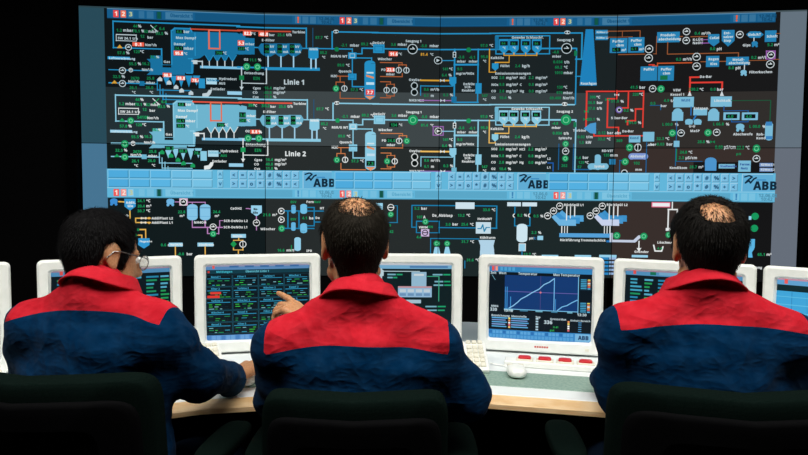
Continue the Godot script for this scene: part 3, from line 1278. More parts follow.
func lower_row() -> void:
	var B := rgb(52, 150, 208)
	var P := rgb(150, 208, 234)
	var W := rgb(230, 234, 234)
	var G := rgb(22, 146, 86)
	var OR := rgb(232, 178, 84)
	var VI := rgb(186, 130, 190)
	var C := rgb(26, 128, 176)
	var DK := rgb(14, 24, 24)
	window(0, 2)
	wagon(78, 214, 1.1, rgb(60, 140, 210))
	L([106, 216, 138, 218], OR, 7)
	hopper(172, 234, 66, 70, B)
	X(148, 222, "Addit.", 18, W)
	X(156, 242, "Silo", 18, W)
	for q in [["24.1", "°C", 212], ["20.4", "m³", 242], ["30.7", "°C", 270]]:
		val(214, q[2], q[0], q[1], G, W)
	L([172, 270, 172, 320], OR, 6)
	X(140, 298, "sb", 20, W)
	L([204, 336, 204, 312, 290, 312], OR, 6)
	L([204, 336, 290, 338], OR, 6)
	for q in [[312, "AddiPlast L2"], [338, "AddiPlast L1"]]:
		X(232, q[0], "0+0", 19, W)
		disc(282, q[0], 7, OR)
		X(296, q[0], q[1], 20, W)
	L([218, 378, 262, 378, 262, 432], OR, 7)
	L([206, 410, 240, 410, 240, 432], OR, 7)
	disc(218, 378, 8, G)
	disc(206, 410, 8, G)
	hopper(252, 458, 66, 60, B)
	X(226, 446, "Flugasche", 14, W)
	val(350, 468, "0.6", "m³", G, W)
	wagon(405, 216, 1.15, rgb(110, 180, 226))
	L([434, 218, 456, 218], VI, 6)
	R(456, 196, 506, 240, rgb(216, 176, 206))
	pump(480, 218, W, 20)
	L([506, 218, 606, 222, 606, 240], VI, 5)
	L([532, 222, 532, 240], VI, 5)
	for q in [532, 606]:
		tank(q, 278, 62, 94, rgb(132, 196, 230))
		F(q - 30, 254, q + 30, 302, rgb(80, 150, 200), 2)
	val(448, 276, "22.8", "", G, W)
	X(458, 298, "m³", 20, W)
	val(650, 276, "24.4", "", G, W)
	X(660, 298, "m³", 20, W)
	L([532, 326, 532, 364, 706, 366], VI, 6)
	L([606, 326, 606, 364], VI, 6)
	X(540, 336, "NH4OH", 19, W)
	L([620, 366, 620, 400, 684, 402, 684, 366], VI, 6)
	pump(652, 362, W, 19)
	pump(652, 402, W, 18, true)
	L([690, 364, 690, 326, 708, 326], VI, 5)
	X(712, 327, "SCR-DeNOx L2", 20, W)
	X(712, 364, "SCR-DeNOx L1", 20, W)
	R(396, 454, 476, 476, P)
	X(404, 466, "NaOH/Ka", 16, W)
	L([434, 478, 434, 530], OR, 6)
	val(446, 520, "-0.8", "bar", G, W)
	R(562, 454, 654, 476, P)
	X(570, 466, "Zündbrenn", 16, W)
	L([606, 478, 606, 530], OR, 6)
	R(756, 404, 842, 426, P)
	X(764, 416, "Stützbr.", 16, W)
	L([800, 428, 800, 440], OR, 6)
	L([770, 456, 770, 440, 824, 440, 824, 456], OR, 6)
	Pg([752, 462, 770, 442, 788, 462, 770, 482], rgb(24, 150, 80))
	ring(824, 462, 20, W, 5)
	L([824, 450, 824, 474], W, 5)
	L([770, 484, 770, 496, 824, 496, 824, 484], OR, 6)
	L([798, 496, 798, 516], OR, 6)
	window(1, 2)
	X(-44, 256, "CaOH2", 20, W)
	L([48, 256, 76, 258], VI, 5)
	hopper(108, 270, 62, 64, P)
	X(90, 260, "Ka-", 17, DK)
	X(86, 280, "Silo", 17, DK)
	L([108, 302, 108, 380], VI, 5)
	pump(108, 338, W, 20)
	val(144, 293, "21.8", "m³", G, W)
	X(130, 374, "Wäscher", 19, W)
	for q in [270, 320]:
		ring(248, q, 19, W, 5)
		Pg([242, q - 9, 258, q, 242, q + 9], W)
	pump(250, 372, W, 19, true)
	L([266, 270, 436, 270], C, 7)
	L([266, 370, 436, 372], C, 7)
	L([286, 270, 286, 370], C, 7)
	L([350, 270, 350, 372], C, 7)
	tank(318, 260, 26, 50, rgb(100, 180, 222))
	tank(318, 360, 26, 50, rgb(100, 180, 222))
	tank(377, 258, 40, 58, rgb(110, 190, 228))
	tank(377, 370, 40, 58, rgb(110, 190, 228))
	X(300, 218, "ESV", 20, G)
	X(300, 318, "ESV", 20, G)
	X(392, 218, "Fern", 20, W)
	X(436, 218, "NaV", 20, G)
	val(368, 312, "4.1", "bar", G, W)
	L([398, 250, 438, 250, 438, 356, 398, 356], C, 7)
	L([438, 270, 490, 272], C, 7)
	L([438, 334, 490, 334], C, 7)
	X(470, 254, "HT", 20, W)
	X(444, 310, "Da", 20, W)
	tank(342, 462, 38, 80, P)
	X(224, 498, "16.6", 21, G)
	X(276, 498, "mWS", 20, W)
	L([306, 500, 306, 470], G, 6)
	X(392, 500, "IPD", 20, W)
	window(2, 2)
	R(0, 224, 40, 262, P)
	ring(86, 250, 20, W, 5)
	L([74, 250, 98, 250], W, 5)
	pump(86, 290, W, 17, true)
	L([106, 240, 124, 240, 124, 336, 70, 338], C, 5)
	val(76, 354, "0", "", G, W)
	val(78, 390, "42", "", G, W)
	L([208, 364, 208, 238, 454, 240], C, 7)
	L([566, 240, 694, 242, 694, 370, 664, 370], C, 7)
	L([208, 364, 234, 364], C, 7)
	R(456, 220, 566, 260, rgb(206, 226, 236))
	val(222, 256, "5.2", "bar", G, W)
	val(614, 264, "33.0", "°C", G, W)
	X(324, 296, "Da_Abblasp", 21, W)
	val(468, 296, "13.2", "°C", G, W)
	val(234, 306, "107", "A", G, W)
	F(234, 330, 362, 396, C, 6)
	pump(286, 332, W, 18, true)
	X(248, 364, "VW04", 20, W)
	X(296, 362, "EIN", 20, G)
	R(260, 376, 308, 418, rgb(206, 186, 222))
	ring(284, 396, 18, rgb(40, 36, 48), 5, rgb(206, 186, 222))
	L([274, 396, 294, 396], rgb(40, 36, 48), 5)
	val(234, 422, "4.4", "", G, W)
	L([362, 366, 574, 368], C, 7)
	val(398, 348, "3.0", "bar", G, W)
	val(488, 348, "25.4", "°C", G, W)
	X(582, 316, "HeWaWT", 19, W)
	R(574, 334, 660, 402, rgb(196, 220, 232))
	L([586, 372, 604, 372, 614, 350, 622, 388, 634, 366, 652, 366], rgb(40, 130, 170), 6)
	L([316, 560, 316, 430, 590, 432], C, 6)
	X(596, 424, "Kühlturm", 19, W)
	Pg([588, 438, 684, 438, 676, 470, 684, 540, 596, 540, 600, 470], rgb(176, 210, 230))
	val(490, 448, "31.7", "°C", G, W)
	for q in [350, 408]:
		pump(q, 458, W, 17, true)
		Pg([q - 10, 478, q + 10, 478, q + 22, 530, q - 22, 530], P)
	val(520, 554, "31.6", "°C", G, W)
	L([510, 600, 510, 560], C, 6)
	# day tank
	window(3, 2)
	R(-40, 220, 40, 244, rgb(206, 226, 236))
	R(48, 220, 132, 244, rgb(206, 226, 236))
	L([4, 246, 4, 356, 16, 356], C, 7)
	L([92, 246, 92, 356, 76, 356], C, 7)
	for q in [4, 92]:
		ring(q, 296, 12, W, 6, DK)
		R(q, 284, q + 16, 308, DK)
	val(18, 296, "8.2", "%", G, W)
	val(112, 300, "0.5", "%", G, W)
	tank(46, 398, 62, 108, rgb(206, 230, 240))
	R(28, 460, 66, 502, P)
	F(28, 460, 66, 502, W, 3)
	val(100, 396, "2.3", "%", G, W)
	X(86, 428, "pH", 20, W)
	X(112, 428, "7.1", 20, rgb(60, 140, 210))
	R(136, 414, 168, 438, P)
	L([46, 504, 46, 524], C, 6)
	val(54, 522, "13.7", "°C", G, W)
	# two groups of return conveyors
	for o in [0, 246]:
		for q in [[194, 298], [228, 270], [264, 242]]:
			pump(q[0] + o, q[1], W, 20)
		for q in [[44, -24], [22, -12], [0, 0]]:
			var bc: Color = [rgb(110, 180, 224), rgb(60, 146, 206), rgb(84, 164, 216)][int(q[0] / 22)]
			if o:
				bc = [rgb(200, 210, 236), rgb(70, 150, 206), rgb(60, 144, 200)][int(q[0] / 22)]
			Pg([216 + q[0] + o, 306 + q[1], 234 + q[0] + o, 290 + q[1], 266 + q[0] + o, 320 + q[1], 358 + q[0] + o, 320 + q[1], 358 + q[0] + o, 356 + q[1], 262 + q[0] + o, 356 + q[1]], bc)
		X(288 + o, 234, "RückSpül L%d" % (1 if o == 0 else 2), 19, W)
		for q in [304, 326, 350]:
			L([q + o, 246, q + o, 322 - (q - 304) * 0.5], W, 6)
		for q in [276, 292, 308]:
			L([q + o, 360, q + o, 398], W, 6)
	R(262, 398, 554, 424, rgb(84, 160, 216))
	X(264, 438, "Rückführung Trommelschlick", 18, W)
	R(534, 440, 562, 452, rgb(40, 120, 190))
	pump(590, 412, W, 20, true)
	L([560, 404, 560, 444, 690, 446, 722, 418], rgb(196, 206, 226), 14)
	pump(746, 416, W, 20, true)
	L([718, 446, 718, 490], W, 6)
	Pg([704, 484, 732, 484, 718, 508], W)
	X(690, 506, "Gründer", 19, W)
	for q in [160, 350, 492]:
		R(q, 524, q + 96, 540, P)
	for q in range(5):
		R(500, 538 + q * 22, 546, 552 + q * 22, rgb(40, 130, 190))
		R(550, 538 + q * 22, 586, 552 + q * 22, rgb(150, 180, 220))
	R(676, 524, 770, 540, P)
	window(4, 2)
	R(8, 218, 116, 250, rgb(230, 110, 140))
	R(14, 224, 112, 244, rgb(236, 236, 240))
	L([128, 218, 128, 262], W, 7)
	L([104, 374, 104, 262, 156, 262, 156, 310], W, 8)
	R(90, 368, 130, 386, W)
	pump(108, 408, W, 18, true)
	X(40, 452, "Löschwa", 19, W)
	L([20, 468, 28, 502, 66, 502, 74, 478], W, 7)
	X(40, 486, "4.4", 20, G)
	R(570, 300, 584, 322, P)
	disc(606, 300, 20, rgb(22, 150, 92))
	disc(602, 370, 20, rgb(22, 150, 92))
	Pg([572, 432, 606, 432, 602, 490, 588, 510, 592, 540, 566, 540], rgb(90, 180, 226))
	val(620, 522, "65.1", "m³", G, W)
	X(570, 596, "Abgang", 19, W)
	L([560, 620, 580, 620], G, 8)


# strips of buttons: three process pictures stand side by side on the wall
func tool_strips() -> void:
	for j in 3:
		var x0: float = [107.0, 334.0, 548.0][j]
		var x1: float = [334.0, 548.0, 775.5][j]
		var w := x1 - x0
		for low in [false, true]:
			var bar := rgb(22, 92, 138) if not low else rgb(98, 182, 218)
			var a := 17.0 if not low else 189.6
			var b := 27.0 if not low else 199.8
			var t0 := on_video_wall(438, a).y
			var t1 := on_video_wall(438, b).y
			var s0 := on_video_wall(x0, 190 if low else 22).x
			var s1 := on_video_wall(x1, 190 if low else 22).x
			var sw := s1 - s0
			img.fill_rect(Rect2i(int(s0), int(t0), int(sw) + 1, int(t1 - t0)), bar)
			img.fill_rect(Rect2i(int(s0), int(t0), int(sw) + 1, 3), bar.lightened(0.3))
			img.fill_rect(Rect2i(int(s0), int(t1) - 3, int(sw) + 1, 3), bar.darkened(0.35))
			var hi := t1 - t0
			var mid := (t0 + t1) * 0.5
			var bt := func(f0: float, f1: float, c: Color):
				img.fill_rect(Rect2i(int(s0 + f0 * sw), int(t0 + hi * 0.16), int((f1 - f0) * sw), int(hi * 0.7)), c)
			var marks := [rgb(228, 70, 70), rgb(236, 112, 84), bar.lightened(0.12)] if not low else [rgb(238, 92, 88), rgb(240, 150, 146), rgb(140, 200, 232)]
			for q in 3:
				bt.call(0.027 + q * 0.031, 0.051 + q * 0.031, marks[q])
				raw_text(Vector2(s0 + (0.031 + q * 0.031) * sw, mid), str(q + 1), int(hi * 0.6), rgb(250, 226, 216) if q < 2 else rgb(190, 200, 150))
			bt.call(0.135, 0.16, bar.lightened(0.12))
			bt.call(0.17, 0.2, bar.lightened(0.12))
			bt.call(0.21, 0.236, bar.darkened(0.2))
			bt.call(0.215, 0.231, rgb(16, 84, 70))
			bt.call(0.25, 0.37, bar.lightened(0.18))
			raw_text(Vector2(s0 + 0.27 * sw, mid), "Übersicht 1", int(hi * 0.4), bar.darkened(0.08))
			bt.call(0.38, 0.81, bar.darkened(0.08))
			for q in 3:
				bt.call(0.822 + q * 0.034, 0.85 + q * 0.034, bar.lightened(0.14))
			raw_text(Vector2(s0 + 0.83 * sw, mid), "!", int(hi * 0.8), rgb(236, 92, 50) if not low else rgb(60, 130, 180))
			bt.call(0.925, 0.995, bar.lightened(0.06))
			raw_text(Vector2(s0 + 0.93 * sw, t0 + hi * 0.35), "12.06.02", int(hi * 0.42), bar.darkened(0.2))
			raw_text(Vector2(s0 + 0.94 * sw, t0 + hi * 0.7), "10:42", int(hi * 0.42), bar.darkened(0.2))
			if low:
				var p0 := on_video_wall(438, 171.6).y
				var ph := t0 - p0
				img.fill_rect(Rect2i(int(s0), int(p0), int(sw) + 1, int(ph)), bar)
				var cell := func(f0: float, f1: float, r: int, c: Color):
					var y := p0 + ph * (0.04 + 0.48 * r)
					img.fill_rect(Rect2i(int(s0 + f0 * sw), int(y), int((f1 - f0) * sw), int(ph * 0.45)), c.lightened(0.35))
					img.fill_rect(Rect2i(int(s0 + f0 * sw) + 2, int(y) + 3, int((f1 - f0) * sw) - 2, int(ph * 0.45) - 3), c.darkened(0.22))
					img.fill_rect(Rect2i(int(s0 + f0 * sw) + 2, int(y) + 3, int((f1 - f0) * sw) - 5, int(ph * 0.45) - 6), c)
				for r in 2:
					for q in 5:
						cell.call(0.004 + q * 0.091, 0.092 + q * 0.091, r, [rgb(78, 170, 220), rgb(84, 176, 224), rgb(90, 180, 226), rgb(108, 188, 226), rgb(118, 194, 228)][q])
					cell.call(0.478, 0.503, r, rgb(120, 194, 228))
					raw_text(Vector2(s0 + 0.482 * sw, p0 + ph * (0.27 + 0.48 * r)), "^" if r == 0 else "v", int(ph * 0.3), rgb(60, 120, 160))
					for q in 8:
						cell.call(0.535 + q * 0.039, 0.568 + q * 0.039, r, rgb(122, 190, 226))
						raw_text(Vector2(s0 + (0.542 + q * 0.039) * sw, p0 + ph * (0.27 + 0.48 * r)), "<=^*#%+>" [q] if r == 0 else ">=o*#%+<" [q], int(ph * 0.3), rgb(46, 96, 130))
				var lx := s0 + 0.858 * sw
				img.fill_rect(Rect2i(int(lx), int(p0) + 3, int(0.132 * sw), int(ph) - 5), rgb(166, 210, 232))
				img.fill_rect(Rect2i(int(lx) + 3, int(p0) + 6, int(0.132 * sw) - 3, int(ph) - 8), rgb(96, 172, 212))
				raw_text(Vector2(lx + 0.048 * sw, p0 + ph * 0.68), "ABB", int(ph * 0.6), rgb(16, 40, 58), 1.02)
				img.fill_rect(Rect2i(int(lx + 0.062 * sw), int(p0 + ph * 0.34), int(0.04 * sw), 4), rgb(48, 128, 186))
				# the brush-like sign to the left of the letters
				var st := [[0.01, 0.2], [0.03, 0.12], [0.042, 0.2], [0.026, 0.36], [0.014, 0.52], [0.03, 0.4], [0.036, 0.52], [0.05, 0.3], [0.06, 0.24]]
				for q in st.size() - 1:
					var aa := Vector2(lx + st[q][0] * sw, p0 + st[q][1] * ph)
					var bb := Vector2(lx + st[q + 1][0] * sw, p0 + st[q + 1][1] * ph)
					for t in 24:
						var c2 := aa.lerp(bb, t / 23.0)
						img.fill_rect(Rect2i(int(c2.x) - 2, int(c2.y) - 2, 5, 5), rgb(14, 40, 60))


func raw_text(p: Vector2, text: String, size: int, c: Color, stretch := 1.0) -> void:
	var px := maxi(6, size)
	var o := p + Vector2(0, px * 0.36)
	for k in text.length():
		var g := glyph(text.unicode_at(k), px, c)
		if g[0]:
			img.blend_rect(g[0], Rect2i(Vector2i.ZERO, g[0].get_size()), Vector2i((o + g[2]).round()))
		o.x += g[1] * stretch


func video_wall() -> void:
	on_wall = true
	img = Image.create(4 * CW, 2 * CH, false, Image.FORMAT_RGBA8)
	# each projector has a black of its own
	var ground := [[rgb(14, 21, 24), rgb(30, 35, 36), rgb(26, 34, 36), rgb(24, 24, 25)], [rgb(16, 26, 28), rgb(38, 43, 43), rgb(28, 39, 40), rgb(56, 46, 43)]]
	var margin := [[rgb(40, 74, 88), Color.BLACK, Color.BLACK, rgb(100, 114, 126)], [rgb(70, 116, 146), Color.BLACK, Color.BLACK, rgb(102, 110, 122)]]
	for r in 2:
		for k in 4:
			img.fill_rect(Rect2i(k * CW, r * CH, CW, CH), ground[r][k])
	# paler ground behind the second line: the projectors' hot spot painted in as flat steps
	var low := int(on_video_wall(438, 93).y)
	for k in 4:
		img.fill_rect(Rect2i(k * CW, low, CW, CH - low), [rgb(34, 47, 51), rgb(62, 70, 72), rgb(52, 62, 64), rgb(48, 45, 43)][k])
	var left := int(on_video_wall(106, 120).x)
	var right := int(on_video_wall(776.5, 120).x)
	var top := int(on_video_wall(438, 17).y)
	for r in 2:
		img.fill_rect(Rect2i(0, r * CH, left, CH), margin[r][0])
		img.fill_rect(Rect2i(right, r * CH, 4 * CW - right, CH), margin[r][3])
	var tops := [rgb(44, 66, 74), rgb(60, 76, 80), rgb(64, 78, 80), rgb(70, 84, 90)]
	for k in 4:
		img.fill_rect(Rect2i(k * CW, 0, CW, top), tops[k])
	img.fill_rect(Rect2i(right - 330, CH + 60, 330, CH), rgb(20, 20, 21))
	plant_right()
	furnace_line(0)
	furnace_line(1)
	lower_row()
	tool_strips()
	var o := thing("video_wall", "large curved video wall of eight projection displays showing plant process diagrams", "video wall", Vector3(0.24, 0, -4.6))
	var back := -o.position
	for k in 4:
		var a: Vector2 = WALL_PTS[k]
		var b: Vector2 = WALL_PTS[k + 1]
		var along := Vector3(b.x - a.x, 0, -(b.y - a.y)).normalized()
		var face := Vector3(-along.z, 0, along.x)
		if face.z < 0.0:
			face = -face
		var turn := Basis(along, Vector3.UP, face)
		var len_ := (b - a).length()
		var mid := Vector3((a.x + b.x) * 0.5, 0, -(a.y + b.y) * 0.5)
		for r in 2:
			var h := (WALL_TOP - WALL_BOTTOM) * 0.5
			var c := mid + Vector3(0, WALL_TOP - h * (r + 0.5), 0) + back
			var cab := MB.new()
			cab.box(Vector3(0, 0, -0.33), Vector3(len_ - 0.004 - 0.06, h - 0.003, 0.64), 0.004)
			var cube := put("display_cube", cab.mesh(), M.seam, o)
			cube.transform = Transform3D(turn, c)
			var q := MB.new()
			var hx := len_ * 0.5 - 0.0022
			var hy := h * 0.5 - 0.0022
			q.quad(Vector3(-hx, -hy, 0), Vector3(hx, -hy, 0), Vector3(hx, hy, 0), Vector3(-hx, hy, 0))
			var edge := MB.new()
			edge.box(Vector3(0, 0, -0.0062), Vector3(2 * hx, 2 * hy, 0.012), 0.0004)
			put("screen_edge", edge.mesh(), M.seam, cube)
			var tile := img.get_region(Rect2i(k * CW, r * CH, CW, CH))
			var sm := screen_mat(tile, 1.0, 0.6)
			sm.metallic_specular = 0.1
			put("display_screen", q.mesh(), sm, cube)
			var l := AreaLight3D.new()
			l.name = "display_light"
			l.area_size = Vector2(2 * hx, 2 * hy)
			l.light_color = Color(0.55, 0.8, 1.0)
			l.light_energy = 0.012
			l.area_range = 10.0
			l.area_attenuation = 2.0
			l.shadow_enabled = true
			l.rotation.y = PI
			l.position.z = 0.01
			cube.add_child(l)
		var pl := MB.new()
		pl.box(mid + back + Vector3(0, WALL_BOTTOM * 0.5 - 0.002, 0) - face * 0.3, Vector3(len_ - 0.03, WALL_BOTTOM - 0.006, 0.56), 0.004, turn)
		put("plinth", pl.mesh(), M.black_paint, o)
		var hd := MB.new()
		hd.box(mid + back + Vector3(0, WALL_TOP + 0.235, 0) - face * 0.02, Vector3(len_ - 0.002, 0.46, 0.06), 0.004, turn)
		put("header_panel", hd.mesh(), M.black_paint, o)
	for s in [0, 4]:
		var a: Vector2 = WALL_PTS[s]
		var sg := -1.0 if s == 0 else 1.0
		var fr := MB.new()
		fr.box(Vector3(a.x + sg * 0.045, 1.5, -a.y) + back, Vector3(0.075, 2.98, 0.1), 0.006)
		put("side_post", fr.mesh(), M.black_plastic, o)
		var pn := MB.new()
		pn.box(Vector3(a.x + sg * 0.75, 1.5, -a.y - 0.05) + back, Vector3(1.33, 2.96, 0.04), 0.004)
		put("side_panel", pn.mesh(), M.black_paint, o)


# ---------------------------------------------------------------- console desk and what stands on it

# an arc of flat facets, one per monitor, between two radii and two heights
func facet_arc(r0: float, r1: float, y0: float, y1: float, a0: float, a1: float) -> ArrayMesh:
	var b := MB.new()
	var bounds := []
	var k := -6
	while k <= 6:
		var e := (k + 0.5) * STEP
		if e > a0 and e < a1:
			bounds.append(e)
		k += 1
	bounds.push_front(a0)
	bounds.append(a1)
	var g := 1.0 / cos(deg_to_rad(STEP * 0.5))
	var c := 0.003
	for s in bounds.size() - 1:
		var prof := [[r0, y0], [r0, y1 - c], [r0 + c, y1], [r1 - c, y1], [r1, y1 - c], [r1, y0]]
		for q in prof.size():
			var p: Array = prof[q]
			var n: Array = prof[(q + 1) % prof.size()]
			b.quad_out(arc(p[0] * g, bounds[s], p[1]), arc(n[0] * g, bounds[s], n[1]), arc(n[0] * g, bounds[s + 1], n[1]), arc(p[0] * g, bounds[s + 1], p[1]), arc((r0 + r1) * 0.5, (bounds[s] + bounds[s + 1]) * 0.5, (y0 + y1) * 0.5))
	for e in [a0, a1]:
		b.quad_out(arc(r0 * g, e, y0), arc(r1 * g, e, y0), arc(r1 * g, e, y1 - c), arc(r0 * g, e, y1 - c), arc((r0 + r1) * 0.5, 0, (y0 + y1) * 0.5))
	return b.mesh()


func console_desk() -> void:
	var o := thing("console_desk", "long curved white control desk with pale wooden front edge and grey inlay strip", "desk", Vector3(0, 0, -2.3))
	var span_ := STEP * 4.5
	var e := -o.position
	var parts := [
		["worktop", FRONT_R + 0.082, BACK_R, DESK_H - 0.035, DESK_H, M.laminate, span_],
		["wooden_edge", FRONT_R, FRONT_R + 0.082, DESK_H - 0.016, DESK_H, M.wood, span_],
		["inlay_strip", 1.952, 2.115, DESK_H, DESK_H + 0.0015, M.inlay, span_ - 0.5],
		["kick_panel", 2.36, 2.38, 0.06, DESK_H - 0.035, M.black_paint, span_ - 1.0],
	]
	for p in parts:
		var n := put(p[0], facet_arc(p[1], p[2], p[3], p[4], -p[6], p[6]), p[5], o)
		n.position = e
	for k in [-4.4, -2.5, -0.5, 1.5, 2.5, 4.4]:
		var lg := MB.new()
		lg.box(arc(2.62, k * STEP, 0.342) + e, Vector3(0.03, 0.684, 0.4), 0.003, Basis(Vector3.UP, -deg_to_rad(k * STEP)))
		put("support_panel", lg.mesh(), M.black_paint, o)


func rounded_rect(cx: float, cy: float, w: float, h: float, r: float, z: float) -> PackedVector3Array:
	var out := PackedVector3Array()
	for q in 4:
		var sx: float = [1, -1, -1, 1][q]
		var sy: float = [1, 1, -1, -1][q]
		for t in 7:
			var a := (q + t / 6.0) * PI / 2
			out.append(Vector3(cx + sx * (w / 2 - r) + cos(a) * r, cy + sy * (h / 2 - r) + sin(a) * r, z))
	return out


func monitor(deg: float, picture: Image, label: String, energy := 1.0, turn := 0.0) -> void:
	var o := thing("monitor", label, "monitor", arc(MON_R, deg, DESK_H), -deg_to_rad(deg + turn), "monitors in a row on the control desk")
	var W := 0.447
	var H := 0.356
	var cy := 0.007 + H / 2
	var sw := 0.365
	var sh := 0.27
	var sy := 0.007 + H - 0.04 - sh / 2
	var bz := MB.new()
	bz.loft([rounded_rect(0, cy, W - 0.01, H - 0.01, 0.014, -0.06), rounded_rect(0, cy, W, H, 0.018, -0.012)], false, false)
	bz.loft([rounded_rect(0, cy, W, H, 0.018, -0.012), rounded_rect(0, cy, W - 0.006, H - 0.006, 0.017, -0.003), rounded_rect(0, cy, W - 0.016, H - 0.016, 0.014, 0.0)], false, false)
	bz.loft([rounded_rect(0, cy, W - 0.016, H - 0.016, 0.014, 0.0), rounded_rect(0, sy, sw + 0.018, sh + 0.018, 0.013, -0.001)], false, false)
	bz.loft([rounded_rect(0, sy, sw + 0.018, sh + 0.018, 0.013, -0.001), rounded_rect(0, sy, sw + 0.002, sh + 0.002, 0.008, -0.016)], false, false)
	put("bezel", bz.mesh(), M.case, o)
	var hs := MB.new()
	hs.loft([rounded_rect(0, cy, W - 0.014, H - 0.014, 0.014, -0.0605), rounded_rect(0, cy, W - 0.03, H - 0.03, 0.03, -0.16), rounded_rect(0, cy + 0.005, 0.32, 0.27, 0.04, -0.3), rounded_rect(0, cy + 0.005, 0.28, 0.24, 0.03, -0.4)], false, true)
	put("housing", hs.mesh(), M.case, o)
	var sc := MB.new()
	var nx := 14
	var ny := 10
	for j in ny + 1:
		for i in nx + 1:
			var u := float(i) / nx
			var v := float(j) / ny
			var dx := (u - 0.5) * 2
			var dy := (v - 0.5) * 2
			sc.v.append(Vector3((u - 0.5) * (sw + 0.006), sy + (0.5 - v) * (sh + 0.006), -0.014 + 0.009 * (1.0 - 0.5 * (dx * dx + dy * dy)) - 0.004))
			sc.n.append(Vector3.ZERO)
			sc.uv.append(Vector2(u, v))
	for j in ny:
		for i in nx:
			var a := j * (nx + 1) + i
			sc.i.append_array(PackedInt32Array([a, a + 1, a + nx + 2, a, a + nx + 2, a + nx + 1]))
	sc.smooth()
	put("screen", sc.mesh(), screen_mat(picture, energy, 0.3), o)
	var l := AreaLight3D.new()
	l.name = "screen_light"
	l.area_size = Vector2(sw, sh)
	l.light_color = Color(0.5, 0.75, 1.0)
	l.light_energy = 0.0015
	l.area_range = 6.0
	l.area_attenuation = 2.0
	l.shadow_enabled = true
	l.rotation.y = PI
	l.position = Vector3(0, sy, 0.004)
	o.add_child(l)
	var mk := MB.new()
	for q in 6:
		mk.box(Vector3(-0.012 + q * 0.0085, 0.03, 0.0002), Vector3(0.006, 0.006, 0.0012), 0.0003)
	put("name_plate", mk.mesh(), M.red_mark, o)
	var bt := MB.new()
	bt.box(Vector3(0.17, 0.028, 0.001), Vector3(0.014, 0.009, 0.004), 0.001)
	put("power_button", bt.mesh(), M.keycap, o)
	var ft := MB.new()
	ft.lathe([Vector2(0.13, 0.001), Vector2(0.135, 0.004), Vector2(0.12, 0.012), Vector2(0.1, 0.02)], Vector3(0, 0, -0.2))
	put("foot", ft.mesh(), M.case, o)


func blank(c: Color, rect: Rect2) -> void:
	on_wall = false
	img = Image.create(512, 388, false, Image.FORMAT_RGBA8)
	img.fill(c)
	flat = rect


# columns of alarm texts in a grid of boxes
func picture_alarm_grid(cols: int, rows: int, red_cell: bool, seed_: int) -> Image:
	blank(rgb(8, 22, 30), Rect2(0, 0, 400, 303))
	var rng := RandomNumberGenerator.new()
	rng.seed = seed_
	R(0, 0, 400, 20, rgb(92, 140, 190))
	R(0, 0, 400, 8, rgb(150, 150, 176))
	R(26, 3, 34, 16, rgb(232, 90, 80))
	for q in 5:
		R(90 + q * 58, 5, 124 + q * 58, 12, rgb(60, 110, 165))
	R(0, 20, 400, 36, rgb(14, 60, 74))
	R(8, 24, 16, 32, rgb(220, 60, 50))
	X(40, 28, "Meldungen", 11, rgb(70, 190, 210))
	X(150, 28, "Übersicht Linie 1", 11, rgb(110, 200, 220))
	var w := 396.0 / cols
	var h := 236.0 / rows
	for r in rows:
		for c in cols:
			var x := 2 + c * w
			var y := 40 + r * h
			F(x + 1, y + 1, x + w - 2, y + h - 2, rgb(26, 92, 112), 1.5)
			X(x + 18, y + 8, ["Kessel", "Filter", "Turbine", "Wäscher"][(r + c) % 4] + " %d" % (r + 1), 9.5, rgb(70, 180, 220))
			L([x + 6, y + 15, x + w - 10, y + 15], rgb(44, 150, 190), 3)
			for q in 3:
				var yy := y + 22 + q * 8.5
				if yy > y + h - 6:
					break
				var k := x + 10
				while k < x + w - 22:
					var e := rng.randf_range(8, 22)
					R(k, yy, k + e, yy + 2.8, [rgb(30, 150, 90), rgb(50, 160, 190), rgb(60, 190, 70), rgb(130, 190, 200)][rng.randi() % 4] if rng.randf() < 0.66 else rgb(10, 40, 50))
					k += e + rng.randf_range(4, 12)
			if red_cell and c == 0 and r == 1:
				R(x + 16, y + 20, x + 56, y + 29, rgb(232, 66, 54))
				R(x + 4, y + 34, x + 50, y + 44, rgb(232, 60, 50))
	R(0, 280, 400, 303, rgb(90, 150, 214))
	for q in 22:
		R(4 + q * 18, 283, 18 + q * 18, 300, rgb(112, 168, 224) if q % 3 else rgb(76, 134, 200))
	return img


func picture_list(seed_: int, outline: bool) -> Image:
	blank(rgb(8, 26, 34), Rect2(0, 0, 400, 303))
	var rng := RandomNumberGenerator.new()
	rng.seed = seed_
	R(0, 0, 400, 22, rgb(86, 150, 196))
	R(0, 0, 400, 7, rgb(168, 140, 160))
	R(30, 4, 40, 18, rgb(236, 86, 80))
	R(90, 6, 110, 18, rgb(20, 120, 90))
	R(120, 6, 200, 17, rgb(120, 176, 210))
	for c in 4:
		for r in 13:
			var y := 34 + r * 14
			var x := 20.0 + c * 98
			R(x, y, x + rng.randf_range(24, 44), y + 7, [rgb(40, 140, 180), rgb(30, 150, 100), rgb(70, 170, 200)][rng.randi() % 3])
			R(x + 50, y, x + 50 + rng.randf_range(14, 34), y + 7, rgb(36, 160, 90) if rng.randf() < 0.6 else rgb(90, 180, 210))
	if outline:
		F(20, 226, 46, 262, rgb(214, 196, 90), 3)
		F(64, 226, 90, 262, rgb(214, 196, 90), 3)
		F(280, 180, 370, 262, rgb(60, 150, 190), 3)
	R(0, 280, 400, 303, rgb(80, 140, 200))
	return img


